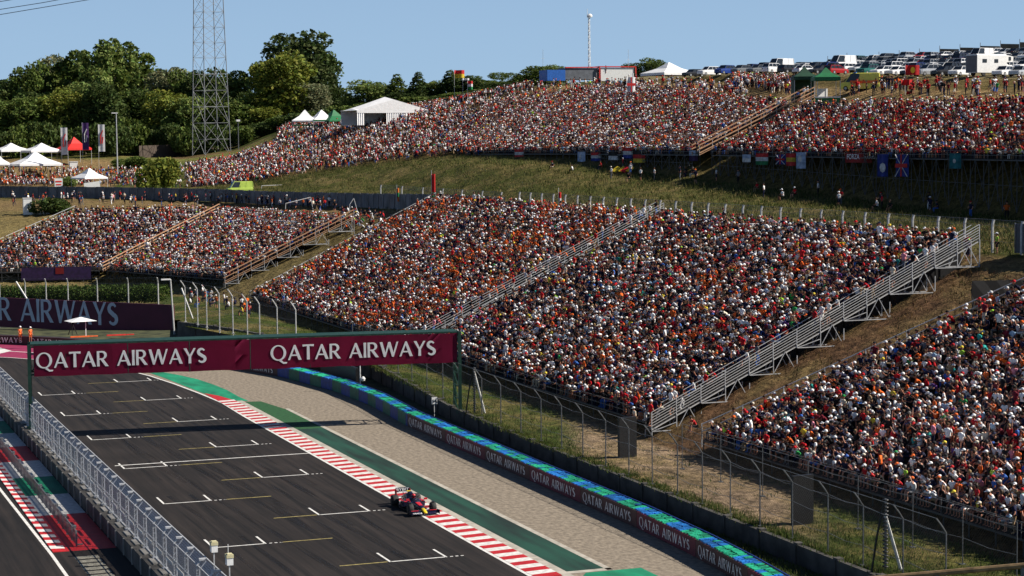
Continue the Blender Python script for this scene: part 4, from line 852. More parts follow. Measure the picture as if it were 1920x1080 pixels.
def tmpl(kind, lod):
    """mass-crowd figure: vertices, faces, slot per vertex (0 skin 1 shirt 2 trousers 3 headwear 4 hair)"""
    J = {k: Vector(v) for k, v in pose(kind).items()}; V, Fc, S = [], [], []
    def put(mb, s_): o = len(V); V.extend(mb.v); Fc.extend([tuple(i+o for i in f) for f in mb.f]); S.extend([s_]*len(mb.v))
    nt = 8 if lod == 0 else 6 if lod == 1 else 5; nl = 5 if lod == 0 else 4 if lod == 1 else 3
    mb = MB(); rings = []
    prof = [('pelvis', 0, .17, .13), ('waist', 0, .16, .115), ('chest', 0, .195, .125), ('neck', -.05, .17, .085), ('neck', .0, .06, .05)]
    if lod == 2: prof = [prof[0], prof[2], prof[3], prof[4]]
    for nm, dz, ry, rx in prof:
        c = J[nm]; rings.append([(c.x+rx*math.cos(2*math.pi*i/nt), c.y+ry*math.sin(2*math.pi*i/nt), c.z+dz) for i in range(nt)])
    mb.loft(rings); put(mb, 1)
    h = J['head']; mb = MB(); nh = 8 if lod == 0 else 6 if lod == 1 else 5
    pr = [(.03, -.14), (.075, -.10), (.098, -.02), (.098, .05), (.06, .12), (.0, .135)] if lod < 2 else [(.04, -.14), (.10, -.03), (.095, .06), (.0, .13)]
    rings = [[(h.x+r_*1.1*math.cos(2*math.pi*i/nh), h.y+r_*math.sin(2*math.pi*i/nh), h.z+z_) for i in range(nh)] for r_, z_ in pr]; mb.loft(rings, cap=False); put(mb, 0)
    mb = MB(); pr = [(.108, .01), (.112, .055), (.075, .125), (0, .148)]
    rings = [[(h.x-.012+r_*1.12*math.cos(2*math.pi*i/nh), h.y+r_*math.sin(2*math.pi*i/nh), h.z+z_) for i in range(nh)] for r_, z_ in pr]; mb.loft(rings, cap=False)
    mb.add([(h.x+.08, h.y-.08, h.z+.045), (h.x+.21, h.y-.06, h.z+.025), (h.x+.21, h.y+.06, h.z+.025), (h.x+.08, h.y+.08, h.z+.045)], [(0, 1, 2, 3)]); put(mb, 3)
    if lod < 2:
        mb = MB(); mb.add([(h.x-.115, h.y-.06, h.z-.0), (h.x-.115, h.y+.06, h.z), (h.x-.07, h.y+.06, h.z-.10), (h.x-.07, h.y-.06, h.z-.10)], [(0, 1, 2, 3)]); put(mb, 4)
    for s_ in 'LR':
        y = .09 if s_ == 'L' else -.09; p = J['pelvis']+Vector((0, y, -.02))
        mb = MB(); mb.beam(p, J['knee'+s_], .088, .065, n=nl, cap=False); put(mb, 2)
        mb = MB(); mb.beam(J['knee'+s_], J['foot'+s_], .058, .04, n=nl, cap=False)
        if lod == 0: mb.beam(J['foot'+s_], J['toe'+s_], .05, .04, n=4)
        put(mb, 5)
        mb = MB(); mid = (J['sh'+s_]*.35+J['el'+s_]*.65); mb.beam(J['sh'+s_], mid, .06, .055, n=nl, cap=lod == 0); put(mb, 1)
        mb = MB(); mb.beam(mid, J['el'+s_], .042, .04, n=nl, cap=False); mb.beam(J['el'+s_], J['ha'+s_], .04, .028, n=nl)
        put(mb, 0)
    return np.array([tuple(v) for v in V], float), Fc, np.array(S)
KINDS = ['sit', 'lean', 'shade', 'phone', 'turn', 'arms', 'stand', 'walk', 'wave']
TP = {(k, q): tmpl(k, q) for k in KINDS for q in range(3)}
SKIN = [(.46, .21, .135), (.38, .165, .10), (.54, .28, .19), (.28, .125, .075), (.18, .08, .05)]
COLS = dict(white=(.82, .82, .82), cream=(.66, .60, .48), black=(.010, .010, .012), navy=(.010, .012, .042), red=(.50, .012, .018), orange=(.72, .13, .02), grey=(.14, .145, .165), blue=(.04, .13, .45), pale_blue=(.30, .45, .62), yellow=(.78, .60, .06), green=(.03, .30, .08), lime=(.40, .72, .06), teal=(.03, .33, .30), pink=(.68, .25, .32), purple=(.13, .05, .22), maroon=(.16, .012, .025), tan=(.32, .22, .13))
NAMES = list(COLS); CARR = np.array([COLS[k] for k in NAMES])
def weights(**k): w = np.array([k.get(n_, 0) for n_ in NAMES], float); return w/w.sum()
W_MIX = weights(white=38, cream=3, black=25, navy=19, red=15, orange=6, grey=3, blue=2.5, pale_blue=2, yellow=1.2, green=1, lime=.7, teal=1, pink=1.5, purple=1, maroon=4, tan=1)
W_ORG = weights(white=31, cream=3, black=22, navy=16, red=14, orange=15, grey=2.5, blue=2, pale_blue=1, yellow=1, green=.8, lime=.5, pink=1, purple=1, maroon=4)
W_RED = weights(white=22, cream=3, black=17, navy=10, red=36, orange=4, grey=5, blue=2, pale_blue=1, yellow=1, green=.7, lime=.5, maroon=7)
W_PALE = weights(white=32, cream=7, black=18, navy=11, red=16, orange=9, grey=3, blue=2, pale_blue=2, yellow=.6, green=.6, lime=.6, pink=3, maroon=3)
W_HAT = weights(white=34, cream=7, black=20, navy=12, red=14, orange=6, grey=2, lime=.6, yellow=1, blue=1, green=.6)
W_LEG = weights(navy=30, black=36, grey=10, blue=8, tan=8, white=4, cream=4)
HAIR = np.array([(.03, .018, .012), (.06, .035, .018), (.015, .012, .012), (.25, .16, .07), (.16, .15, .14)])
seats = []      # x, y, z, heading, pose index, palette id, stand id, row, seat
PAL = [W_MIX, W_ORG, W_RED, W_PALE]
PN = ['sit', 'lean', 'shade', 'phone', 'turn', 'arms']
def fill(P, pal, sid, occ=.96, lod=None):
    dv = P.p(.5, 0)-P.p(.5, 1); hd = math.atan2(dv[1], dv[0])
    for i in range(P.n):
        L = np.hypot(*(P.p(1, i/P.n)-P.p(0, i/P.n))[:2]); k = int(L/P.sp); off = RNG.uniform(0, 1)
        for j in range(k):
            if RNG.random() > occ: continue
            a = (j+off*.6+RNG.normal(0, .12)+.2)/k
            if not 0 < a < 1: continue
            q = P.p(a, (i+.62)/P.n); q[2] = P.p(a, i/P.n)[2]+.01
            ps = KINDS.index(RNG.choice(PN, p=[.34, .28, .07, .09, .14, .08])); 
            if RNG.random() < .03: ps = KINDS.index('stand'); q = q+np.array([math.cos(hd)*.3, math.sin(hd)*.3, 0])
            seats.append((q[0], q[1], q[2], hd+RNG.normal(0, .3), ps, pal, sid, i, j))
fill(E_, 0, 0); fill(D_, 0, 1); fill(C_, 1, 2); fill(B_, 0, 3); fill(A_, 0, 4)
for P in Gp: P.sp = .68; fill(P, 3, 5)
H_.sp = .68; fill(H_, 2, 6)
def on_ground(u, t, k, pal, pose_, sid, hd=None):
    p = gcol(u, t, k); seats.append((p[0], p[1], p[2], (math.pi+RNG.normal(0, .5)) if hd is None else hd, KINDS.index(pose_), pal, sid, 0, 0))
# people sitting and standing on the grass of the hill, and the edge of the path
us = np.concatenate([RNG.uniform(372, 905, 4900), 385-np.abs(RNG.normal(0, 26, 170))])
for u in us: on_ground(u, RNG.uniform(0.0, 1.0 if u > 520 else .78), int(RNG.choice([8, 9], p=[.86, .14])) if u > 520 else 8, 3, RNG.choice(['sit', 'lean', 'stand', 'turn', 'walk'], p=[.38, .2, .26, .1, .06]), 7)
for u in RNG.uniform(560, 1000, 500): on_ground(u, RNG.uniform(0, 1), 10, 3, 'stand', 7)
for u in RNG.uniform(900, 1400, 420): on_ground(u, RNG.uniform(.6, 1), 9, 3, RNG.choice(['stand', 'sit']), 7)
for u in RNG.uniform(1370, 1490, 200): on_ground(u, RNG.uniform(.1, .95), 10, 3, RNG.choice(['stand', 'walk']), 7)
for u in RNG.uniform(1590, 1930, 92): on_ground(u, .35+.6*RNG.random(), 10, 2, RNG.choice(['stand', 'walk', 'wave'], p=[.5, .4, .1]), 7)
for u in RNG.uniform(0, 335, 420): on_ground(u, RNG.uniform(0.0, .45), 8, 1, RNG.choice(['stand', 'walk', 'sit']), 8)
for u in RNG.uniform(0, 170, 170): on_ground(u, RNG.uniform(.0, .12), 8, 1, 'sit', 8)
for u in RNG.uniform(20, 640, 110): on_ground(u, RNG.uniform(.1, .9), 4, 0, RNG.choice(['stand', 'walk']), 8)
for u in RNG.uniform(1000, 1820, 60): on_ground(u, RNG.uniform(.2, .8), 4, 0, RNG.choice(['stand', 'walk']), 8)
for u in RNG.uniform(640, 720, 60): on_ground(u, RNG.uniform(.2, 1), 3, 0, RNG.choice(['sit', 'lean']), 8)
for u in RNG.uniform(1030, 1900, 34): on_ground(u, RNG.uniform(.2, .95), 7, 0, RNG.choice(['stand', 'sit']), 8)
for u in RNG.uniform(350, 470, 34): on_ground(u, RNG.uniform(.35, .95), 1, 0, RNG.choice(['stand', 'sit']), 8)
for u in RNG.uniform(225, 275, 60): on_ground(u, RNG.uniform(.0, .5), 8, 3, 'stand', 8)
# people climbing the stairs
stair_people = []
for (a, b_, n_) in (((64, 142.1, 2.0), (93.6, 142.1, 15.9), 17), ((64, 205.1, 2.0), (93.8, 205.1, 15.9), 22), ((124.4, 259.5, 22), (142.8, 259.5, 30.2), 8)):
    for _ in range(n_):
        q = V3(a)+(V3(b_)-V3(a))*RNG.random(); q[2] += .03; seats.append((q[0], q[1], q[2], math.pi*(RNG.random() < .5), KINDS.index('walk'), 0, 9, 0, 0))
S_ = np.array(seats, float)
d_ = S_[:, :3]+[0, 0, .7]-EYE; dep = d_@FW; sx = 960+F*(d_@RT)/dep; sy = 540-F*(d_@UP)/dep
vis = (sx > -260) & (sx < 2420) & (sy > -60) & (sy < 1330); S_ = S_[vis]; dep = dep[vis]; sx = sx[vis]; sy = sy[vis]
inside = (sx > 2) & (sx < 1918) & (sy > 2) & (sy < 1078) & (S_[:, 6] == 0) & (S_[:, 4] < 6)
idx = np.where(inside)[0]; idx = idx[np.argsort(dep[idx])][:282]; near_set = set(idx.tolist())
keep = np.array([i not in near_set for i in range(len(S_))])
def P_in(S):
    d = S[:, :3]-EYE; x = 960+F*(d@RT)/(d@FW); return (x > -40) & (x < 1960)
def crowd_mesh(S, dep):
    VV, LT, LI, CC, base = [], [], [], [], 0
    lodv = np.where((dep < 185) & (P_in(S)), 0, np.where(dep < 300, 1, 2))
    for kd in range(len(KINDS)):
        for lod in range(3):
            sel = np.where((S[:, 4] == kd) & (lodv == lod))[0]
            if not len(sel): continue
            tv, tf, ts = TP[(KINDS[kd], lod)]; N = len(sel); P = S[sel]
            sc_ = RNG.uniform(1.0, 1.2, (N, 1)); co, si = np.cos(P[:, 3])[:, None], np.sin(P[:, 3])[:, None]
            jx = tv[None, :, 0]*sc_; jy = tv[None, :, 1]*sc_*RNG.uniform(1.0, 1.22, (N, 1)); jz = tv[None, :, 2]*sc_
            X = jx*co-jy*si+P[:, :1]; Yv = jx*si+jy*co+P[:, 1:2]; Z = jz+P[:, 2:3]
            VV.append(np.stack([X, Yv, Z], -1).reshape(-1, 3))
            cs = np.zeros((N, 6, 3)); cs[:, 0] = np.array(SKIN)[RNG.choice(5, N, p=[.34, .3, .2, .11, .05])]
            shirt = np.zeros((N, 3))
            for pi in range(4):
                m_ = P[:, 5] == pi
                if m_.any(): shirt[m_] = CARR[RNG.choice(len(NAMES), m_.sum(), p=PAL[pi])]
            fld = np.sin(P[:, 0]*.43+P[:, 1]*.21)+np.sin(P[:, 1]*.37-P[:, 0]*.6+1.3)+np.sin(P[:, 1]*.11+2.1)+np.sin(P[:, 0]*.9+P[:, 1]*.83)*.6
            for pi, nm_, th_, pr_ in ((1, 'orange', 1.0, .6), (0, 'orange', 1.9, .45), (2, 'red', .7, .45), (0, 'white', -9, 0)):
                m_ = (P[:, 5] == pi) & (fld > th_) & (RNG.random(N) < pr_); shirt[m_] = COLS[nm_]
            m_ = (P[:, 5] != 3) & (fld < -1.5) & (RNG.random(N) < .45); shirt[m_] = COLS['navy']
            cs[:, 1] = shirt; cs[:, 2] = CARR[RNG.choice(len(NAMES), N, p=W_LEG)]; hair = HAIR[RNG.choice(5, N, p=[.35, .3, .15, .1, .1])]
            hat = CARR[RNG.choice(len(NAMES), N, p=W_HAT)]; bare = RNG.random(N) < .5; cs[:, 3] = np.where(bare[:, None], hair, hat); cs[:, 4] = hair; cs[:, 5] = np.where((RNG.random(N) < .35)[:, None], cs[:, 0], cs[:, 2])
            cs *= RNG.uniform(.72, 1.12, (N, 6, 1)); CC.append(np.clip(cs[:, ts], 0, .85).reshape(-1, 3))
            fl = np.array([i for f in tf for i in f]); ln_ = np.array([len(f) for f in tf])
            LI.append((fl[None]+base+np.arange(N)[:, None]*len(tv)).ravel()); LT.append(np.tile(ln_, N)); base += N*len(tv)
    V = np.concatenate(VV); C = np.concatenate(CC); LI_ = np.concatenate(LI); LT_ = np.concatenate(LT)
    me = bpy.data.meshes.new('crowd'); me.vertices.add(len(V)); me.vertices.foreach_set('co', V.ravel().astype(np.float32)); me.loops.add(len(LI_)); me.loops.foreach_set('vertex_index', LI_.astype(np.int32))
    me.polygons.add(len(LT_)); st = np.concatenate([[0], np.cumsum(LT_)[:-1]]); me.polygons.foreach_set('loop_start', st.astype(np.int32)); me.polygons.foreach_set('loop_total', LT_.astype(np.int32))
    me.update(calc_edges=True); a_ = me.color_attributes.new('tint', 'FLOAT_COLOR', 'POINT'); cc = np.ones((len(V), 4), np.float32); cc[:, :3] = C; a_.data.foreach_set('color', cc.ravel()); me.update(); return me
m_crowd = attr_mat('crowd_cloth', .85, .12, 8)
me = crowd_mesh(S_[keep], dep[keep]); me.materials.append(m_crowd); co_ = bpy.data.objects.new('crowd', me); COL.objects.link(co_)
tag(co_, 'dense crowd of race spectators filling the stands and the hill', 'crowd', kind='stuff'); print('crowd', len(S_), 'verts', len(me.vertices))

# individually built figures: one continuous skin-grown body, clothing as separate shells
def skin_obj(name, pts, edges, radii, sub=1):
    me = bpy.data.meshes.new(name); me.from_pydata([tuple(p) for p in pts], edges, []); o = bpy.data.objects.new(name, me); COL.objects.link(o)
    m_ = o.modifiers.new('skin', 'SKIN'); m_.use_smooth_shade = True
    for i, r_ in enumerate(radii): me.skin_vertices[0].data[i].radius = r_ if hasattr(r_, '__len__') else (r_, r_)
    me.skin_vertices[0].data[0].use_root = True
    s_ = o.modifiers.new('sub', 'SUBSURF'); s_.levels = sub; s_.render_levels = sub
    dg = bpy.context.evaluated_depsgraph_get(); out = bpy.data.meshes.new_from_object(o.evaluated_get(dg)); out.name = name
    bpy.data.objects.remove(o); return out
def person_meshes(kind):
    J = {k: np.array(v, float) for k, v in pose(kind).items()}
    pts = [J['pelvis'], J['waist'], J['chest'], J['neck'], J['head']-[0, 0, .06], J['head']+[0, 0, .05]]; R_ = [(.12, .10), (.12, .10), (.14, .10), .045, .072, .078]; E2 = [(0, 1), (1, 2), (2, 3), (3, 4), (4, 5)]
    pts.append(J['head']+[.095, 0, -.03]); R_.append(.018); E2.append((4, 6))                    # nose
    for s_, y in (('L', 1), ('R', -1)):
        b0 = len(pts); pts += [J['pelvis']+[0, y*.09, -.03], J['knee'+s_], J['foot'+s_], J['toe'+s_]]; R_ += [.085, .055, .036, (.035, .028)]; E2 += [(0, b0), (b0, b0+1), (b0+1, b0+2), (b0+2, b0+3)]
        b0 = len(pts); hd = J['ha'+s_]-J['el'+s_]; hd /= np.linalg.norm(hd); sd_ = np.cross(hd, [0, 0, 1.]); sd_ /= np.linalg.norm(sd_)+1e-6
        pts += [J['sh'+s_], J['el'+s_], J['ha'+s_], J['ha'+s_]+hd*.07]; R_ += [.055, .038, .026, (.03, .018)]; E2 += [(2, b0), (b0, b0+1), (b0+1, b0+2), (b0+2, b0+3)]
        for f_ in range(4): pts.append(J['ha'+s_]+hd*(.125+.012*math.sin(f_*1.2))+sd_*(f_-1.5)*.022+[0, 0, -.015]); R_.append(.0095); E2.append((b0+3, len(pts)-1))
        pts.append(J['ha'+s_]+hd*.05+sd_*.05*y); R_.append(.010); E2.append((b0+2, len(pts)-1))
    body = skin_obj('body', pts, E2, R_)
    p2 = [J['pelvis']+[0, 0, .03], J['waist'], J['chest'], J['neck']-[0, 0, .06]]; r2 = [(.165, .13), (.15, .125), (.165, .125), .09]; e2 = [(0, 1), (1, 2), (2, 3)]
    for s_ in 'LR': b0 = len(p2); p2 += [J['sh'+s_], J['sh'+s_]*.4+J['el'+s_]*.6]; r2 += [.075, .062]; e2 += [(2, b0), (b0, b0+1)]
    shirt = skin_obj('shirt', p2, e2, r2)
    p3 = [J['pelvis']]; r3 = [(.155, .125)]; e3 = []
    for s_, y in (('L', 1), ('R', -1)): b0 = len(p3); p3 += [J['pelvis']+[0, y*.1, -.03], J['knee'+s_]*.9+(J['pelvis']+[0, y*.1, 0])*.1]; r3 += [.105, .078]; e3 += [(0, b0), (b0, b0+1)]
    shorts = skin_obj('shorts', p3, e3, r3)
    h = J['head']; mb = MB(); rings = [[(h[0]-.012+r_*1.14*math.cos(2*math.pi*i/12), h[1]+r_*math.sin(2*math.pi*i/12), h[2]+z_) for i in range(12)] for r_, z_ in ((.104, .02), (.112, .05), (.104, .095), (.065, .14), (.012, .155))]; mb.loft(rings)
    mb.loft([[(h[0]+.07, h[1]-.085, h[2]+.035), (h[0]+.07, h[1]+.085, h[2]+.035), (h[0]+.07, h[1]+.085, h[2]+.05), (h[0]+.07, h[1]-.085, h[2]+.05)], [(h[0]+.21, h[1]-.05, h[2]+.02), (h[0]+.21, h[1]+.05, h[2]+.02), (h[0]+.21, h[1]+.05, h[2]+.03), (h[0]+.21, h[1]-.05, h[2]+.03)]])
    cap = mb.build('cap', []); capm = cap.data; bpy.data.objects.remove(cap)
    mb = MB(); rings = [[(h[0]-.02+r_*1.1*math.cos(2*math.pi*i/10), h[1]+r_*math.sin(2*math.pi*i/10), h[2]+z_) for i in range(10)] for r_, z_ in ((.07, -.09), (.098, -.03), (.108, .04), (.09, .10), (.04, .135), (.005, .14))]
    rings = [[(x-.02 if x > h[0]+.02 and z < h[2]+.05 else x, y, z) for x, y, z in rr_] for rr_ in rings]
    rings = [[(min(x, h[0]+.045) if z < h[2]+.06 else x, y, z) for x, y, z in rr_] for rr_ in rings]; mb.loft(rings); hr = mb.build('hair', []); hairm = hr.data; bpy.data.objects.remove(hr)
    for m_ in (body, shirt, shorts, capm, hairm): m_.polygons.foreach_set('use_smooth', [True]*len(m_.polygons)); m_.materials.clear(); m_.materials.append(m_white)
    return dict(body=body, shirt=shirt, shorts=shorts, cap=capm, hair=hairm)
PM = {k: person_meshes(k) for k in KINDS}
CM = {k: mat('cloth_'+k, v, .85, .12, 6) for k, v in COLS.items()}
SM = [mat('skin_tone', SKIN[0], .6, .06, 8), mat('skin_tan', SKIN[1], .6, .06, 8), mat('skin_fair', SKIN[2], .6, .06, 8), mat('skin_brown', SKIN[3], .6, .06, 8), mat('skin_dark', SKIN[4], .6, .06, 8)]
HM = [mat('hair_%s' % nm, HAIR[i], .7, .2, 10) for i, nm in enumerate(('dark', 'brown', 'black', 'fair', 'greying'))]
def obj_m(me, name, parent, m):
    o = bpy.data.objects.new(name, me); COL.objects.link(o); o.parent = parent; o.material_slots[0].link = 'OBJECT'; o.material_slots[0].material = m; return o
def person(loc, rz, kind, shirt, legs, hat, label, group=None, hair=0, skin=0, scale=1.0):
    o = bpy.data.objects.new('person', PM[kind]['body']); COL.objects.link(o); o.location = tuple(map(float, loc)); o.rotation_euler = (0, 0, rz); o.scale = (scale,)*3
    o.material_slots[0].link = 'OBJECT'; o.material_slots[0].material = SM[skin]; tag(o, label, 'person', group)
    obj_m(PM[kind]['shirt'], 'shirt', o, CM[shirt] if isinstance(shirt, str) else shirt); obj_m(PM[kind]['shorts'], 'shorts', o, CM[legs])
    if hat: obj_m(PM[kind]['cap'], 'cap', o, CM[hat])
    obj_m(PM[kind]['hair'], 'hair', o, HM[hair]); return o
PD = dict(sit='upright', lean='leaning forward', shade='shading eyes', phone='hands raised', turn='turning', arms='hand up')
# labels: row from the front, place counted from the right edge of the picture
byrow = {}
for i in idx: byrow.setdefault(int(S_[i, 7]), []).append(i)
for rw, L in byrow.items():
    L.sort(key=lambda i: -sx[i])
    for pos, i in enumerate(L):
        x, y, z, hd, ps = S_[i, :5]; kd = KINDS[int(ps)]; sh = RNG.choice(NAMES, p=W_MIX); lg = RNG.choice(NAMES, p=W_LEG); ht = RNG.choice(NAMES, p=W_HAT) if RNG.random() < .55 else None; hr_ = int(RNG.integers(5))
        lab = f"{sh.replace('_', ' ')} shirt, {(ht.replace('_', ' ')+' cap') if ht else 'bareheaded'}, {PD[kd]}, {nth(rw)} row, {nth(pos)} from right in nearest stand"
        person((x, y, z), hd, kd, sh, lg, ht, lab, 'spectators seated in the nearest grandstand', hr_, int(RNG.choice(5, p=[.34, .3, .2, .11, .05])), float(RNG.uniform(1.02, 1.14)))
m_hiv = m_orange
for (u, v, D, kd, sh, lg, ht, lab) in (
    (38, 636, 242, 'stand', m_hiv, 'orange', 'white', 'marshal in orange overalls and white cap, the left one of the pair before the billboard'),
    (57, 637, 242, 'stand', m_hiv, 'orange', 'white', 'marshal in orange overalls and white cap, the right one of the pair before the billboard')):
    P = at(u, v, D); person((P[0], P[1], max(.0, P[2]-.3)), -1.2, kd, sh, lg, ht, lab, 'marshals beside the track', 0, 1, 1.05)
P = on_x(655, 716, 54.9); person((P[0], P[1], .9), 2.6, 'stand', m_hiv, 'orange', None, 'marshal in orange overalls standing behind the blue part of the tyre barrier', 'marshals beside the track')
for (y, x, kd, sh, lg, ht, lab) in ((135.6, 64.9, 'lean', 'red', 'black', None, 'spectator in red shirt leaning over the rail at the left corner of the nearest stand'), (143.9, 63.6, 'sit', 'cream', 'tan', 'white', 'spectator in cream shirt at the foot of the long silver staircase')):
    person((x, y, gz(x, y)+.9 if kd == 'lean' else gz(x, y)+1.0), 3.1, kd, sh, lg, ht, lab)
P = (91.8, 145.2, 15.2); person((96.0, 142.6, gz(96, 142.6)+.2), 2.8, 'stand', 'lime', 'black', 'white', 'standing spectator in lime shirt and white cap at the head of the long silver staircase')
for (u, v, sh, lab) in ((1370, 345, 'white', 'a'), ): pass
# ================================================================== RACING CAR
m_navy = mat('navy_gloss', (.008, .010, .035), .25, .15, 2, spec=.6); m_yell = mat('yellow_gloss', (.75, .55, .02), .3, .08, 3); m_redg = mat('red_gloss', (.55, .02, .03), .3, .1, 3); m_carbon = mat('carbon_fibre', (.015, .015, .017), .4, .2, 20)
rc = empty('racing_car', (39.75, 126.4, 0.03), 0, 'navy red and yellow single seater racing car running along the kerb', 'racing car')
def ring(y, w, z0, z1, sq=.5, n=10):
    out = []
    for i in range(n):
        t = 2*math.pi*i/n+math.pi/n; cx_, cz_ = math.cos(t), math.sin(t); e = sq
        out.append((w*math.copysign(abs(cx_)**e, cx_), y, (z0+z1)/2+(z1-z0)/2*math.copysign(abs(cz_)**e, cz_)))
    return out
MB().loft([ring(-2.05, .13, .22, .42), ring(-1.6, .17, .24, .52), ring(-1.0, .22, .20, .60), ring(-.55, .33, .16, .66), ring(-.1, .36, .14, .62), ring(.35, .36, .14, .80), ring(.75, .30, .14, .98), ring(1.4, .22, .14, .86), ring(2.1, .12, .2, .62), ring(2.45, .08, .25, .48)]).build('monocoque', m_navy, rc, smooth=True)
MB().loft([ring(-2.72, .10, .16, .24), ring(-2.5, .115, .18, .32), ring(-2.055, .131, .225, .425)]).build('nose_cone', m_yell, rc, smooth=True)
MB().loft([ring(-1.62, .12, .5, .535), ring(-.95, .16, .58, .625)]).build('bonnet_emblem', m_redg, rc)
for s_ in (-1, 1):
    MB().loft([[(s_*x, y, z) for x, y, z in r_] for r_ in ([(.34, -.25, .2), (.74, -.2, .22), (.76, -.2, .52), (.34, -.25, .60)], [(.34, .6, .14), (.74, .6, .14), (.70, .6, .48), (.30, .6, .66)], [(.2, 1.7, .12), (.48, 1.7, .12), (.34, 1.7, .30), (.16, 1.7, .5)])]).build('sidepod', m_navy, rc, smooth=False)
    MB().box((s_*.60, .1, .565), (.22, .7, .02)).build('sidepod_stripe', m_redg, rc)
    MB().box((s_*.62, -.72, .78), (.22, .08, .12)).beam((s_*.4, -.6, .62), (s_*.55, -.7, .74), .02).build('mirror', m_redg if s_ > 0 else m_redg, rc)
MB().loft([[(-.74, -.6, .06), (.74, -.6, .06), (.74, -.6, .11), (-.74, -.6, .11)], [(-.8, .6, .05), (.8, .6, .05), (.8, .6, .10), (-.8, .6, .10)], [(-.5, 2.1, .08), (.5, 2.1, .08), (.5, 2.1, .14), (-.5, 2.1, .14)]]).build('floor', m_carbon, rc)
fw = MB()
for k, (y, z, ch) in enumerate(((-2.68, .10, .22), (-2.48, .15, .2), (-2.30, .21, .18))): 
    for s_ in (-1, 1): fw.loft([[(s_*.10, y, z), (s_*.10, y+ch, z+.06), (s_*.10, y+ch, z+.075), (s_*.10, y, z+.015)], [(s_*.94, y+.08, z+.02), (s_*.94, y+ch+.05, z+.08), (s_*.94, y+ch+.05, z+.095), (s_*.94, y+.08, z+.035)]])
wob = fw.build('front_wing', m_navy, rc)
for s_ in (-1, 1): MB().box((s_*.62, -2.30, .30), (.5, .12, .02)).build('wing_stripe', m_redg, wob)
for s_ in (-1, 1): MB().box((s_*.955, -2.42, .2), (.02, .55, .26)).build('end_plate', m_navy, wob)
word('wing_lettering', 'ORACLE', (-.86, -2.70, .165), (1, 0, 0), (0, .9, .45), .12, m_letter, wob, width=.62, font=True)
rw = MB().box((0, 2.35, .80), (.96, .28, .03)).box((0, 2.42, .95), (.96, .05, .24)).box((0, 2.3, .5), (.8, .2, .03)).beam((0, 2.2, .45), (0, 2.3, .8), .03).build('rear_wing', m_navy, rc)
for s_ in (-1, 1): MB().box((s_*.49, 2.35, .72), (.02, .42, .52)).build('end_plate', m_redg, rw)
word('wing_lettering', 'BYBIT', (-.44, 2.385, .86), (1, 0, 0), (0, 0, 1), .17, m_letter, rw, width=.88, font=True)
MB().box((0, 2.20, .822), (.7, .05, .025)).build('wing_stripe', m_white, rw)
for (x, y, w, r_) in ((.78, -1.78, .32, .36), (-.78, -1.78, .32, .36), (.77, 1.72, .42, .365), (-.77, 1.72, .42, .365)):
    wo = MB().wheel((x, y, r_), r_, w, 20).build('wheel', m_rubber, rc, smooth=True); s_ = 1 if x > 0 else -1
    MB().wheel((x+s_*.03, y, r_), .235, w, 14).build('rim', m_black, wo)
    MB().lathe([(0, 0)], n=3) ; sus = MB()
    for dy in (-.28, .22):
        for z_ in (.26, .46): sus.beam((s_*.18, y+dy, z_), (x-s_*.1, y, z_-.03), .018)
    sus.build('suspension', m_carbon, rc)
    if y < 0: MB().box((x, y+.02, .76), (.2, .34, .02)).build('wheel_winglet', m_carbon, rc)
ha = MB().path([(-.36, .25, .74), (-.34, -.2, .92), (-.2, -.55, .97), (0, -.68, .95), (.2, -.55, .97), (.34, -.2, .92), (.36, .25, .74)], .035, 6).beam((0, -.68, .95), (0, -.88, .60), .03).build('halo', m_carbon, rc)
MB().loft([ring(.35, .13, .78, 1.0), ring(.75, .15, .86, 1.08), ring(1.1, .06, .88, .98)]).build('air_box', m_navy, rc); MB().box((0, 1.0, 1.05), (.26, .3, .03)).build('camera_pod', m_yell, rc)
MB().path([(0, -.25, .78), (0, .12, .86)], .02).box((0, -.5, .66), (.3, .12, .04)).build('cockpit_rim', m_black, rc)
dv_ = MB().loft([[(rr*math.cos(2*math.pi*i/10), rr*.7*math.sin(2*math.pi*i/10), z) for i in range(10)] for rr, z in ((.22, .0), (.25, .18), (.2, .26), (.08, .30), (.075, .36))]).build('person', mat('driver_suit', (.01, .014, .05), .7, .1, 4), smooth=True)
dv_.location = (39.75, 126.35, .50); tag(dv_, 'racing driver in dark suit and red white helmet sitting in the car', 'person')
hm = MB().lathe([(.02, -.1), (.11, -.08), (.14, .03), (.13, .12), (.07, .18), (.005, .19)], (0, -.02, .38), 12).build('helmet', m_redg, dv_, smooth=True); MB().lathe([(.142, .02), (.143, .08)], (0, -.02, .38), 12).build('visor', m_glass, hm)

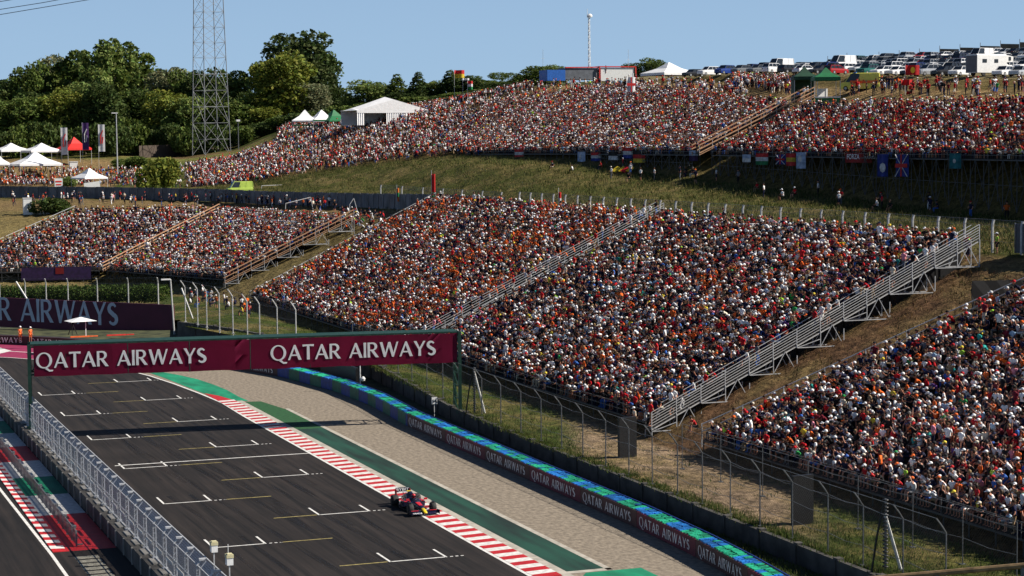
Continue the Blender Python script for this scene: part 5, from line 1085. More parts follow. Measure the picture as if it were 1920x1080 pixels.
# ================================================================== TREES
m_leaf = attr_mat('leaf_mass', .75, .2, .6, trans=.25); m_bark = mat('bark', (.09, .07, .05), .9, .3, 3)
def crown_mesh(name, blobs, n, size, col, seed, droop=0):
    r = np.random.default_rng(seed); blobs = np.array(blobs, float)
    if name == 'crown': blobs[:, :2] -= blobs[:, :2].mean(0)
    vol = blobs[:, 3]*blobs[:, 4]*blobs[:, 5]; w = vol**.8; w /= w.sum(); bi = r.choice(len(blobs), n, p=w); B = blobs[bi]
    d = r.normal(0, 1, (n, 3)); d /= np.linalg.norm(d, axis=1)[:, None]; rad = (.55+.5*r.random(n)**.6)[:, None]
    # sub-clumps so the outline is uneven
    cl = r.normal(0, 1, (len(blobs), 26, 3)); cl /= np.linalg.norm(cl, axis=2)[..., None]; pick = r.integers(0, 26, n); cd = cl[bi, pick]; mixw = r.uniform(.35, 1, n)[:, None]; d = d*(1-mixw)+cd*mixw; d /= np.linalg.norm(d, axis=1)[:, None]
    C = B[:, :3]+d*rad*B[:, 3:6]; 
    a = r.normal(0, 1, (n, 3)); a /= np.linalg.norm(a, axis=1)[:, None]; a = a*.7+d*.0; b_ = np.cross(a, r.normal(0, 1, (n, 3))); b_ /= np.linalg.norm(b_, axis=1)[:, None]+1e-9
    s_ = size*r.uniform(.5, 1.3, (n, 1)); a = a/np.linalg.norm(a, axis=1)[:, None]*s_; b_ = b_*s_*.7
    V = np.stack([C-a, C-b_*.9, C+a, C+b_], 1).reshape(-1, 3); Fc = np.arange(4*n).reshape(-1, 4)
    tone = (r.uniform(.7, 1.35, (len(blobs), 26)))[bi, pick]*r.uniform(.75, 1.25, n); cc = np.ones((n, 4, 4)); cc[..., :3] = (np.array(col)[None]*tone[:, None])[:, None]; cc[..., 0] *= r.uniform(.85, 1.25, (n, 1))
    me = bpy.data.meshes.new(name); me.from_pydata(V.tolist(), [], Fc.tolist()); a_ = me.color_attributes.new('tint', 'FLOAT_COLOR', 'POINT'); a_.data.foreach_set('color', cc.astype(np.float32).ravel()); me.materials.append(m_leaf); return me
def blobset(kind, r):
    if kind == 'round':
        out = []
        for k in range(17):
            z = .24+.62*k/16; q = math.sqrt(max(.02, 1-((z-.50)/.42)**2))*.21*math.sqrt(r.uniform(.35, 1)); a = k*2.4+r.uniform(-.4, .4)
            out.append((q*math.cos(a), q*math.sin(a), z+r.normal(0, .015), .12+.08*r.random(), .12+.08*r.random(), .09+.06*r.random()))
        return out
    if kind == 'poplar': return [(r.normal(0, .05), r.normal(0, .05), .15+.8*i/8, .15*(1-.06*i)+.02, .15*(1-.06*i)+.02, .13) for i in range(9)]
    if kind == 'wide': return [(r.normal(0, .3), r.normal(0, .25), .3+.45*r.random(), .26, .26, .16) for _ in range(10)]
    if kind == 'conifer': return [(0, 0, .1+.85*i/7, .26*(1-i/8)+.03, .26*(1-i/8)+.03, .10) for i in range(8)]
    if kind == 'bush': return [(r.normal(0, .3), r.normal(0, .3), .3+.3*r.random(), .4, .4, .34) for _ in range(5)]
DKG, MDG, LTG, YLG, GRG = (.050, .080, .018), (.085, .125, .024), (.13, .18, .045), (.15, .18, .028), (.16, .18, .09)
CR = {}
def get_crown(kind, col, v):
    k = (kind, col, v)
    if k not in CR: CR[k] = crown_mesh('crown', blobset(kind, np.random.default_rng(v*13+len(kind))), 7500 if kind != 'bush' else 3000, .021 if kind != 'bush' else .06, col, v*7+1)
    return CR[k]
tm = MB().beam((0, 0, -.02), (0, 0, .55), .016, .008, 7)
for i in range(6): a_ = i*1.1; tm.beam((0, 0, .22+.05*i), (.16*math.cos(a_), .16*math.sin(a_), .5+.05*i), .006, .003, 5)
to = tm.build('trunk', m_bark); TRUNK = to.data; bpy.data.objects.remove(to)
def tree(u, base_v, D, top_v, wpx, kind, col, label, name='tree', group=None, v=None, cat='tree', zoff=0):
    P = at(u, base_v, D); P[2] = gz(P[0], P[1])-.3+zoff; T = at(u, top_v, D); hgt = T[2]-P[2]; wid = wpx/F*D
    v = int(RNG.integers(0, 3)) if v is None else v; r_ = empty(name, P, RNG.uniform(0, 6.28), label, cat, group)
    nat = {'round': .62, 'poplar': .36, 'wide': 1.1, 'conifer': .5, 'bush': 1.2}[kind]; r_.scale = (wid/nat, wid/nat, hgt)
    c = bpy.data.objects.new('crown', get_crown(kind, col, v)); COL.objects.link(c); c.parent = r_
    t = bpy.data.objects.new('trunk', TRUNK); COL.objects.link(t); t.parent = r_; return r_
spec = [(-30, 150, 110, 'round', DKG), (22, 138, 70, 'round', DKG), (62, 112, 70, 'round', MDG), (98, 98, 74, 'round', GRG), (128, 110, 66, 'poplar', MDG), (150, 100, 60, 'round', DKG), (182, 92, 56, 'poplar', LTG), (205, 100, 60, 'poplar', MDG), (232, 90, 62, 'poplar', LTG), (258, 96, 60, 'poplar', MDG), (286, 120, 70, 'round', DKG), (322, 116, 76, 'round', GRG), (352, 128, 70, 'round', MDG), (390, 124, 80, 'round', DKG), (418, 138, 70, 'round', MDG), (446, 142, 60, 'poplar', LTG), (470, 165, 60, 'round', DKG)]
POSW = ['far left edge', 'left edge', 'left of the tents', 'above the white gazebos', 'above the tall flags', 'behind the red gazebo', 'behind the second tall flag', 'behind the third tall flag', 'behind the lamp post', 'just right of the lamp post', 'left of the small brown bush', 'between lamp post and pylon', 'left of the pylon', 'behind the pylon', 'just right of the pylon', 'second right of the pylon', 'between pylon and big tree']
CN = {DKG: 'dark green', MDG: 'mid green', LTG: 'light green', YLG: 'yellowish green', GRG: 'greyish green'}; KN = dict(round='broad', poplar='tall narrow', wide='spreading', conifer='pointed', bush='bushy')
for (u, tv, w_, kd, cl), pw_ in zip(spec, POSW): tree(u, 270, 640+RNG.uniform(-30, 40), tv, w_*1.25, kd, cl, f'{CN[cl]} {KN[kd]} tree in the wood, {pw_}', group='trees of the wood at the left')
lo = [(-10, 190, 90), (40, 175, 80), (78, 165, 76), (118, 160, 70), (160, 150, 70), (198, 150, 60), (245, 160, 70), (280, 165, 70), (316, 165, 70), (350, 175, 70), (392, 178, 70), (432, 180, 70), (468, 190, 64), (492, 195, 60)]
for i, (u, tv, w_) in enumerate(lo): cl = [DKG, MDG, DKG, YLG, LTG][i % 5] if i != 3 else YLG; tree(u, 285, 600+RNG.uniform(-10, 15), tv, w_*1.4, 'round', cl, f'{CN[cl]} lower tree at the front of the wood, {nth(i)} from the left', group='lower trees along the front of the wood')
for i, u in enumerate(range(10, 520, 34)): tree(u, 292, 575+RNG.uniform(-10, 10), 222+RNG.uniform(-12, 14) if u > 40 else 240, 60, 'bush', [DKG, MDG, DKG][i % 3], f'{CN[[DKG, MDG, DKG][i % 3]]} shrub in the undergrowth of the wood, {nth(i)} from the left', 'shrub', 'shrubs under the wood', cat='shrub')
tree(566, 245, 640, 54, 150, 'round', (.052, .078, .022), 'tallest dark broad tree, right of the pylon', v=1); tree(594, 245, 645, 84, 100, 'round', DKG, 'dark tree forming the right flank of the tallest tree', v=2)
tree(532, 250, 600, 92, 125, 'round', YLG, 'yellow green tree in front of the tallest tree', v=0); tree(500, 250, 610, 108, 70, 'round', LTG, 'light green tree on the left flank of the tallest tree'); tree(584, 245, 600, 150, 80, 'round', GRG, 'pale willow like tree below the tallest tree')
tree(625, 240, 640, 160, 60, 'round', DKG, 'dark tree stepping down right of the tallest tree'); tree(655, 235, 620, 178, 60, 'round', DKG, 'low dark tree left of the white pavilion')
for (u, tv, w_, kd, cl, lab, D) in ((688, 148, 70, 'round', LTG, 'light green tree just behind the white pavilion', 580), (745, 142, 56, 'conifer', MDG, 'pointed tree with open crown behind the pavilion', 570), (722, 160, 60, 'round', MDG, 'mid green tree above the ridge of the pavilion', 590), (785, 138, 46, 'conifer', DKG, 'first dark conifer right of the pavilion', 560), (812, 150, 50, 'round', LTG, 'pale green tree between two dark conifers', 565), (845, 134, 52, 'conifer', DKG, 'dark conifer under the waving red flag', 560), (872, 138, 60, 'round', DKG, 'dark broad tree right of the waving flag', 560), (905, 146, 62, 'round', MDG, 'mid green tree left of the gap before the blue building', 560), (765, 170, 60, 'round', DKG, 'low dark tree behind the right end of the pavilion', 560),
    (965, 130, 60, 'wide', MDG, 'rounded green tree left of the blue building', 520), (1005, 122, 50, 'round', MDG, 'green tree touching the left of the blue building', 520), (1035, 120, 50, 'round', LTG, 'light green tree above the blue building', 520), (1192, 112, 46, 'wide', DKG, 'dark tree right of the red framed building', 520), (1222, 107, 44, 'round', MDG, 'green tree behind the peaked white tent', 520), (940, 150, 50, 'wide', DKG, 'low dark bush like tree left of the rounded green tree', 520)):
    tree(u, 200, D, tv, w_*1.3, kd, cl, lab, group='trees behind the upper stand')
for (u, bv, D, tv, w_, cl, lab) in ((300, 357, 430, 292, 75, YLG, 'olive brown bush left of the standing crowd'), (98, 400, 392, 366, 62, DKG, 'dark round bush beside the leftmost block'), (128, 352, 470, 328, 22, LTG, 'small green bush beside the white parasol'), (250, 320, 520, 292, 60, MDG, 'green bush at the foot of the lamp post'), (1870, 440, 140, 436, 10, MDG, 'tiny bush by the fence')): 
    if w_ > 12: tree(u, bv, D, tv, w_, 'bush', cl, lab, 'bush', cat='bush')
for i, (u, tv) in enumerate(((505, 232), (535, 216), (560, 208), (590, 204), (620, 200), (645, 196), (670, 200), (700, 190), (740, 186), (780, 180), (820, 176), (860, 170), (900, 165), (940, 158))): tree(u, 240, 575 if u < 700 else 548, tv, 70, 'bush', [DKG, MDG][i % 2], f'{CN[[DKG, MDG][i % 2]]} shrub behind the hill crowd, {nth(i)} from the big tree', 'shrub', 'shrubs behind the hill crowd', cat='shrub')
# clipped hedge in front of the leftmost block
hb_ = [((on_z(u, 560, 1.5)), 1) for u in ()]
HP = [at(u, 562, 300) for u in np.linspace(-120, 312, 10)]; blobs = []
for a, c in zip(HP, HP[1:]):
    for t in np.linspace(0, 1, 6, endpoint=False): p = a+(c-a)*t; blobs.append((p[0], p[1], 2.2, 1.6, 1.6, 1.35))
hm_ = crown_mesh('hedge', blobs, 26000, .16, (.055, .095, .016), 5); hd_ = bpy.data.objects.new('hedge', hm_); COL.objects.link(hd_); tag(hd_, 'clipped green hedge below the leftmost grandstand block', 'hedge')

# ================================================================== PYLON, WIRES, MASTS
m_pyl = mat('pylon_steel', (.24, .25, .26), .6, .2, 2)
def lattice(name, base_u, base_v, D, wb, wt, hgt, label, rot):
    P = at(base_u, base_v, D); P[2] = gz(P[0], P[1])-.5; r_ = empty(name, P, rot, label, 'pylon'); corners = [(-1, -1), (1, -1), (1, 1), (-1, 1)]
    wd_ = lambda z: (wb+(wt-wb)*min(1, z/hgt))/2
    for (a, b_) in corners: q = MB(); zs = np.linspace(0, hgt, 9); q.path([(a*wd_(z), b_*wd_(z), z) for z in zs], .13, 4); q.build('leg', m_pyl, r_)
    br = MB(); z = 0
    while z < hgt-2:
        st = 9 if z < 24 else 4.2; z2 = min(z+st, hgt); w0, w1 = wd_(z), wd_(z2)
        for i in range(4):
            (a, b_), (c, d) = corners[i], corners[(i+1) % 4]
            br.beam((a*w0, b_*w0, z), (c*w1, d*w1, z2), .05); br.beam((c*w0, d*w0, z), (a*w1, b_*w1, z2), .05); br.beam((a*w1, b_*w1, z2), (c*w1, d*w1, z2), .05)
            if st > 5: m0 = ((a+c)/2*w0*.5+(a+c)/2*w1*.5, (b_+d)/2*w0*.5+(b_+d)/2*w1*.5, (z+z2)/2); br.beam((a*w0*.5+a*w1*.5, b_*(w0+w1)/2, (z+z2)/2), m0, .06); br.beam((c*(w0+w1)/2, d*(w0+w1)/2, (z+z2)/2), m0, .06)
        z = z2
    br.build('bracing', m_pyl, r_); arm = MB()
    for z in (hgt*.80, hgt*.98):
        for s_ in (-1, 1): arm.beam((s_*wt/2, 0, z), (s_*11, 0, z+.4), .12); arm.beam((s_*wt/2, 0, z+2.4), (s_*11, 0, z+.4), .10)
    arm.build('crossarm', m_pyl, r_); return r_
lattice('lattice_pylon', 397, 306, 560, 7.9, 5.2, 62, 'tall grey lattice power pylon rising out of the top of the frame', .25)
for (pts_, lab) in ((((-40, 34), (80, 14), (210, -8)), 'lowest overhead power line at the top left'), (((-40, 24), (80, 5), (150, -8)), 'second overhead power line at the top left'), (((-30, 8), (30, -2), (60, -8)), 'topmost overhead power line in the corner')):
    tag(MB().path([at(u, v, 480) for u, v in pts_], .10, 4).build('power_line', m_dsteel), lab, 'cable', 'overhead lines')
P = at(1105, 130, 455); P[2] -= 1; r_ = empty('radio_mast', P, 0, 'slim lattice mast with white head standing on the hilltop building', 'mast'); q = MB(); h_ = 12.6
for i in range(3): a_ = i*2.09; q.beam((.28*math.cos(a_), .28*math.sin(a_), 0), (.2*math.cos(a_), .2*math.sin(a_), h_), .055)
for k in range(18):
    for i in range(3): a_, b_ = i*2.09+k*1.05, (i+1)*2.09+k*1.05; q.beam((.25*math.cos(a_), .25*math.sin(a_), k*.7), (.25*math.cos(b_), .25*math.sin(b_), k*.7+.7), .04)
q.build('lattice', m_white, r_); MB().lathe([(.1, 0), (.6, .15), (.65, .5), (.3, .85), (0, .9)], (.15, 0, h_), 10).build('head', m_white, r_); MB().beam((-.4, 0, h_), (-.4, 0, h_+2.0), .05).build('aerial', m_white, r_)
for (u, v0, v1, D, lab) in ((1018, 122, 93, 520, 'thin white aerial above the trees left of the mast'), (1178, 130, 93, 460, 'thin aerial right of the lattice mast')):
    A = at(u, v0+12, D); B = at(u, v1, D); tag(MB().beam((0, 0, 0), tuple(B-A), .05).beam(tuple((B-A)*.6-[.5, 0, 0]), tuple((B-A)*.6+[.5, 0, 0]), .03).build('aerial', m_white, loc=A), lab, 'aerial')
P = at(221, 345, 500); P[2] = gz(P[0], P[1]); T = at(221, 212, 500); r_ = empty('street_lamp', P, 0, 'tall grey street lamp between the flags and the pylon', 'street lamp'); MB().beam((0, 0, 0), (0, 0, T[2]-P[2]), .17, .1, 6).build('post', m_steel, r_); MB().box((-.4, 0, T[2]-P[2]), (1.5, .4, .2)).build('lamp_head', m_white, r_)
P = at(447, 262, 545); P[2] = gz(P[0], P[1]); T = at(447, 226, 545); r_ = empty('street_lamp', P, 0, 'short lamp post with pale head right of the pylon', 'street lamp'); MB().beam((0, 0, 0), (0, 0, T[2]-P[2]), .12, .08, 6).build('post', m_dsteel, r_); MB().box((0, 0, T[2]-P[2]), (1.0, .7, .5)).build('lamp_head', m_white, r_)

# ================================================================== TENTS AND GAZEBOS
m_cgreen = mat('green_canvas', (.012, .13, .045), .6, .12, 1.5); m_cred = mat('red_canvas', (.62, .02, .015), .6, .1, 1.5); m_dgreenc = mat('dark_green_canvas', (.006, .045, .022), .7, .15, 1.5)
def gazebo(u, v, D, w, hw, hp, m, label, rz=0, walls=0, wm=None, d=None, val=.5, ev=None, tv=None):
    P = at(u, v, D); P[2] = gz(P[0], P[1])
    if ev: hw = at(u, ev, D)[2]-P[2]; hp = at(u, tv, D)[2]-P[2]; dz_ = 0 if hw > 1.2 else hw-2.2; P[2] += dz_; hw -= dz_; hp -= dz_
    r_ = empty('gazebo', P, rz, label, 'gazebo'); x, y = w/2, (d or w)/2
    MB().loft([[(-x, -y, hw-val), (x, -y, hw-val), (x, y, hw-val), (-x, y, hw-val)], [(-x, -y, hw), (x, -y, hw), (x, y, hw), (-x, y, hw)], [(-x*.45, -y*.45, hw+(hp-hw)*.42), (x*.45, -y*.45, hw+(hp-hw)*.42), (x*.45, y*.45, hw+(hp-hw)*.42), (-x*.45, y*.45, hw+(hp-hw)*.42)], [(-.1, -.1, hp), (.1, -.1, hp), (.1, .1, hp), (-.1, .1, hp)]], cap=False).build('roof', m, r_)
    for a, b_ in ((-1, -1), (1, -1), (1, 1), (-1, 1)): MB().beam((a*x*.97, b_*y*.97, 0), (a*x*.97, b_*y*.97, hw), .05).build('leg', m_steel, r_)
    if walls: MB().box((0, y*.95, hw/2), (w*.96, .05, hw-.1)).box((-x*.95, 0, hw/2), (.05, y*1.9, hw-.1)).build('wall', wm or m, r_)
    return r_
gazebo(22, 326, 545, 8, 4.2, 6.6, m_canvas, 'white gazebo at the left edge behind the bigger white one', .2, ev=281, tv=268); gazebo(79, 322, 540, 8.6, 4.0, 6.2, m_canvas, 'long white gazebo left of the red one', .2, ev=282, tv=268)
gazebo(67, 338, 505, 10.8, 3.6, 6.6, m_canvas, 'large bright white gazebo with a crowd in front of it', .15, ev=307, tv=284); gazebo(-4, 340, 500, 5, 3.6, 6.0, m_canvas, 'white gazebo cut off by the left edge of the photo', .15, ev=306, tv=288)
gazebo(140, 322, 540, 7.0, 4.4, 8.2, m_cred, 'red gazebo behind the tall flags', .3, ev=278, tv=257)
gazebo(168, 352, 455, 6.0, 2.1, 4.0, m_canvas, 'small white and black parasol tent beside the olive bush', .4, val=.25, ev=333, tv=315)
word('tent_lettering', 'Pirelli', (-1.9, -2.7, 2.35), (1, 0, 0), (0, .6, .8), .45, m_black, bpy.data.objects['gazebo.005'] if 'gazebo.005' in bpy.data.objects else None, font=True) if False else None
for (u, m, lab, dz) in ((572, m_canvas, 'white and green umbrella tent, the left one beside the pavilion', 0), (603, m_canvas, 'white umbrella tent in the middle of the three beside the pavilion', 0), (626, m_cgreen, 'green umbrella tent touching the white pavilion', 0)):
    g_ = gazebo(u, 234, 500, 6.4, 2.6, 4.6, m, lab, .3+u*.01, val=.3, ev=226, tv=206); 
    if m is m_canvas: MB().box((0, -3.23, 2.45), (6.3, .02, .35)).build('valance', m_cgreen, g_)
gazebo(1254, 147, 395, 8.0, 2.2, 4.9, m_canvas, 'peaked white tent on the hilltop, right of the red framed building', .2, ev=137, tv=117)
gt1 = gazebo(1508, 172, 300, 3.5, 3.2, 5.8, m_dgreenc, 'darker green gazebo standing left behind the other green one', -.35, 1, m_dgreenc, ev=144, tv=126); gt2 = gazebo(1548, 176, 288, 3.7, 3.3, 5.9, m_cgreen, 'green beer tent with a counter banner above the upper orange staircase', -.35, ev=145, tv=127)
MB().box((0, -1.8, .75), (3.6, .1, 1.5)).build('counter_banner', m_cgreen, gt2); word('banner_lettering', 'Heineken', (-1.6, -1.88, .45), (1, 0, 0), (0, 0, 1), .5, m_letter, gt2, width=3.2, font=True)
MB().box((0, -1.8, 1.6), (3.6, .3, .16)).build('counter', m_white, gt2)
# big pavilion
P = at(722, 234, 470); P[2] = gz(P[0], P[1]); pv = empty('pavilion', P, .12, 'big white pavilion tent with a ridged roof beside the standing crowd', 'tent'); x, y = 9.2, 5.0
MB().loft([[(-x, -y, 3.4), (-x, 0, 3.4), (-x, y, 3.4)], [(-x*.9, -y, 3.5), (-x*.9, 0, 3.9), (-x*.9, y, 3.5)], [(0, -y-.1, 5.9), (0, 0, 6.6), (0, y, 5.9)], [(x*.9, -y, 3.5), (x*.9, 0, 3.9), (x*.9, y, 3.5)], [(x, -y, 3.4), (x, 0, 3.4), (x, y, 3.4)]], closed=False, cap=False).build('roof', m_canvas, pv)
MB().add([(-x, -y, 3.4), (-x, -y, 2.8), (x, -y, 2.8), (x, -y, 3.4), (0, -y-.1, 5.9)], [(0, 1, 2, 3, 4)]).build('gable', m_canvas, pv)
for (a, b_) in ((-9.1, -7.4), (.0, 1.7), (1.9, 4.2), (8.4, 9.1), (-1.8, -.1)): 
    q = MB(); N = 7; q.loft([[(a+(b_-a)*i/N, -y+.12*((i % 2)), 0), (a+(b_-a)*i/N, -y+.12*((i % 2)), 2.8)] for i in range(N+1)], closed=False, cap=False); q.build('curtain', m_canvas, pv)
MB().box((0, y-.1, 1.7), (2*x*.98, .1, 3.4)).build('back_wall', m_canvas, pv)
# hilltop building: blue container, grey cabin, red framed white container
P = at(1100, 153, 452); bd = empty('hilltop_building', P, 0, 'low blue and red framed white building on the hilltop under the mast', 'building')
sxm = 1/(F/452)
X_ = lambda u: (u-1100)*sxm
MB().box(((X_(1016)+X_(1052))/2, 1, 1.35), (X_(1052)-X_(1016), 5, 2.4)).build('blue_container', m_blue, bd); MB().box(((X_(1053)+X_(1119))/2, 1.2, 1.7), (X_(1119)-X_(1053), 4.6, 2.6)).build('grey_cabin', mat('grey_cladding', (.12, .13, .15), .6, .2, 1), bd)
wc = MB().box(((X_(1122)+X_(1194))/2, 1, 1.6), (X_(1194)-X_(1122)-.5, 4.8, 3.0)).build('white_container', m_white, bd); fr_ = MB(); a, c = X_(1121), X_(1195)
for p, q in (((a, -1.5, .1), (a, -1.5, 3.3)), ((c, -1.5, .1), (c, -1.5, 3.3)), ((a, -1.5, 3.3), (c, -1.5, 3.3)), ((a, -1.5, 3.3), (a, 3.5, 3.3)), ((X_(1053), -1.2, 3.1), (a, -1.2, 3.2))): fr_.beam(p, q, .16)
fr_.build('red_frame', m_red, wc)
for (u, sh, lab) in ((1103, 'red', 'person in red sitting on the hilltop building at the foot of the mast'), (1122, 'blue', 'person in blue on the roof of the hilltop building'), (1136, 'white', 'bare headed person in white standing on the hilltop building roof')): person(at(u, 130, 452)-[0, 0, .9], 3.4, 'sit' if u < 1130 else 'stand', sh, 'navy', None, lab)

# ================================================================== CAR PARK
GLASSM = m_glass
PAINT = dict(white=mat('car_white', (.78, .78, .78), .3, .04, 2), silver=mat('car_silver', (.42, .44, .46), .3, .06, 2, metal=.3), black=mat('car_black', (.012, .012, .014), .25, .1, 2), grey=mat('car_grey', (.12, .13, .14), .3, .08, 2), blue=mat('car_blue', (.015, .04, .20), .3, .1, 2), red=mat('car_red', (.35, .012, .015), .3, .1, 2), green=mat('car_green', (.01, .10, .08), .3, .1, 2), navy=mat('car_navy', (.01, .015, .05), .3, .1, 2))
def car_proto(kind, col):
    r_ = bpy.data.objects.new('parked_car', None); COL.objects.link(r_); m = PAINT[col]
    if kind == 'van': prof = [(-2.7, .35, .95, 1.15), (-2.55, .3, 1.1, 1.25), (-1.75, .3, 1.2, 2.2), (2.6, .3, 1.25, 2.35), (2.72, .4, 1.2, 2.2)]; L, wdt, cab = 5.4, .97, (-1.9, 2.55, 2.3)
    secs = dict(hatch=dict(L=2.05, h=1.48, bon=.72, cab=(-.95, 2.0), hood=.92), estate=dict(L=2.3, h=1.46, bon=.75, cab=(-1.0, 2.25), hood=.92), saloon=dict(L=2.3, h=1.43, bon=.75, cab=(-1.0, 1.75), hood=.90), suv=dict(L=2.25, h=1.70, bon=.9, cab=(-1.05, 2.15), hood=1.08), van=dict(L=2.65, h=2.35, bon=.9, cab=(-1.9, 2.62), hood=1.15))[kind]
    L, h_, c0, c1, hood = secs['L'], secs['h'], secs['cab'][0], secs['cab'][1], secs['hood']; W_ = .88 if kind != 'van' else .98
    def sec(x, z0, z1, w_, n_=4): return [(x, -w_, z0), (x, -w_*1.0, z0+(z1-z0)*.6), (x, -w_*.93, z1), (x, w_*.93, z1), (x, w_, z0+(z1-z0)*.6), (x, w_, z0)]
    body = MB().loft([sec(-L, .34, .68, W_*.80), sec(-L+.12, .26, hood*.86, W_*.93), sec(-L+.5, .24, hood*.93, W_), sec(c0, .24, hood, W_), sec(c1-.3, .24, hood+.04, W_), sec(L-.08, .26, hood, W_*.95), sec(L, .36, hood*.9, W_*.88)])
    sl0, sl1 = (.62, .35) if kind != 'van' else (.75, .08)
    if kind == 'saloon': sl1 = .6
    r0 = [(c0, -W_*.9, hood), (c0, W_*.9, hood), (c1, W_*.88, hood), (c1, -W_*.88, hood)]; r1 = [(c0+sl0, -W_*.74, h_-.06), (c0+sl0, W_*.74, h_-.06), (c1-sl1, W_*.74, h_-.06), (c1-sl1, -W_*.74, h_-.06)]
    body.loft([r1, [(x*1.0, y*.9, h_) for x, y, z in r1]])
    for a, b_ in zip(r0, r1): body.beam(a, b_, .055)
    for s_ in (-1, 1):
        for tt in (.36, .68): body.beam((c0+(c1-c0)*tt, s_*W_*.9, hood), (c0+sl0+(c1-sl1-c0-sl0)*tt, s_*W_*.76, h_-.05), .045)
        if kind == 'van': body.add([(c0+1.9, s_*W_*.905, hood-.02), (c1-.1, s_*W_*.905, hood-.02), (c1-sl1-.1, s_*W_*.77, h_-.05), (c0+1.9, s_*W_*.77, h_-.05)], [(0, 1, 2, 3)])
    body.build('body', m, r_); MB().loft([[(x, y*.985, z-.02) for x, y, z in r0], [(x, y*.985, z) for x, y, z in r1]]).build('window', GLASSM, r_)
    for x in (-L+.82, L-.85):
        for s_ in (-1, 1): w_ = MB().wheel((x, s_*(W_-.10), .33), .33, .22, 12, axis='y').build('wheel', m_rubber, r_); MB().wheel((x, s_*(W_-.07), .33), .19, .20, 8, axis='y').build('rim', PAINT['silver'], w_)
    for s_ in (-1, 1): MB().box((-L+.07, s_*W_*.62, .66), (.12, .3, .14)).build('headlight', m_white, r_); MB().box((L-.04, s_*W_*.68, .78), (.08, .2, .18)).build('tail_light', m_redg, r_)
    return r_
PROTO = {}
def parked(P, rz, kind, col, label, group='cars parked on the hilltop', name='parked_car'):
    k = (kind, col)
    if k not in PROTO: PROTO[k] = o = car_proto(kind, col)
    else: o = copy_tree(PROTO[k])
    o.name = name; o.location = tuple(map(float, P)); o.rotation_euler = (0, 0, rz); tag(o, label, 'car' if kind != 'van' else 'van', group); return o
kindp = ['hatch', 'estate', 'saloon', 'suv']; colp = ['white', 'silver', 'black', 'grey', 'blue', 'red', 'green', 'navy']; KW = dict(hatch='hatchback', estate='estate car', saloon='saloon', suv='tall off-roader', van='van')
rows_ = [(.03, 1300, 1930, 21), (.17, 1420, 1940, 21), (.34, 1500, 1950, 19), (.54, 1560, 1950, 20), (.78, 1590, 1960, 22)]
RW = ['front row', 'second row', 'third row', 'fourth row', 'rearmost row']
fixed = {(0, 5): ('suv', 'white'), (0, 10): ('suv', 'blue'), (0, 11): ('suv', 'green'), (0, 12): ('estate', 'white'), (0, 13): ('saloon', 'white'), (0, 14): ('saloon', 'navy'), (0, 9): ('hatch', 'red')}
for ri, (t, u0, u1, step) in enumerate(rows_):
    u = u0; i = 0
    while u < u1:
        skip = ri <= 1 and 1802 < u < 1872 or (ri == 0 and 1580 < u < 1625)
        kd, cl = fixed.get((ri, i), (str(RNG.choice(kindp)), str(RNG.choice(colp, p=[.34, .17, .17, .14, .06, .04, .02, .06]))))
        if not skip:
            P = gcol(u, t, 12); ang = RNG.choice([.3, .3+math.pi])+RNG.normal(0, .08)
            parked(P, ang, kd, cl, f'{cl} {KW[kd]}, {RW[ri]} of the hilltop car park, {nth(i)} place from the left')
        u += step*RNG.uniform(.95, 1.12)*(1.35 if ri == 0 else 1); i += 1
parked(gcol(1578, .26, 12)+[0, 0, .3], .2, 'van', 'white', 'tall white van standing out above the parked cars against the sky', 'vans on the hilltop', 'parked_van'); parked(gcol(1462, .1, 12)+[0, 0, .1], .25, 'van', 'white', 'white van with a person standing on its left, in the front of the car park', 'vans on the hilltop', 'parked_van')
parked(gcol(1838, .6, 12), .3, 'van', 'white', 'white van far back behind the motorhome', 'vans on the hilltop', 'parked_van')
# ambulance
m_amb = mat('ambulance_yellow', (.78, .72, .12), .4, .06, 2); P = gcol(1612, .75, 10); am = car_proto('van', 'white'); am.name = 'ambulance'; am.location = tuple(P); am.rotation_euler = (0, 0, 2.55+math.pi); am.scale = (1.1, 1.12, 1.1); tag(am, 'yellow ambulance van beside the green beer tent', 'ambulance')
for c in am.children:
    if c.name.startswith('body'): c.data = c.data.copy(); c.data.materials[0] = m_amb
MB().box((.6, -.99, 1.15), (3.6, .03, .35)).box((.6, .99, 1.15), (3.6, .03, .35)).build('side_stripe', m_orange, am); MB().box((-.6, 0, 2.42), (.3, 1.4, .16)).build('light_bar', m_blue, am)
# motorhome
P = gcol(1853, .04, 12); mh = empty('motorhome', P, .18, 'large white motorhome parked in the front row at the right', 'motorhome')
MB().loft([[(x, -1.15, .45), (x, -1.15, 2.9), (x, -1.0, 3.05), (x, 1.0, 3.05), (x, 1.15, 2.9), (x, 1.15, .45)] for x in (-3.3, 2.3)]).build('body', m_white, mh)
MB().loft([[(2.3, -1.15, 1.9), (2.3, -1.15, 2.95), (2.3, 1.15, 2.95), (2.3, 1.15, 1.9)], [(3.6, -1.1, 2.1), (3.6, -1.1, 2.75), (3.6, 1.1, 2.75), (3.6, 1.1, 2.1)]]).build('overcab_bed', m_white, mh); MB().loft([[(2.3, -1, .45), (2.3, -1, 1.9), (2.3, 1, 1.9), (2.3, 1, .45)], [(3.3, -.95, .45), (3.3, -.95, 1.3), (3.3, .95, 1.3), (3.3, .95, .45)], [(4.0, -.9, .45), (4.0, -.9, 1.05), (4.0, .9, 1.05), (4.0, .9, .45)]]).build('cab', m_white, mh)
MB().box((-3.32, 0, 1.7), (.06, 2.1, 2.3)).build('rear_panel', mat('grey_rear', (.14, .14, .15), .6, .1, 2), mh)
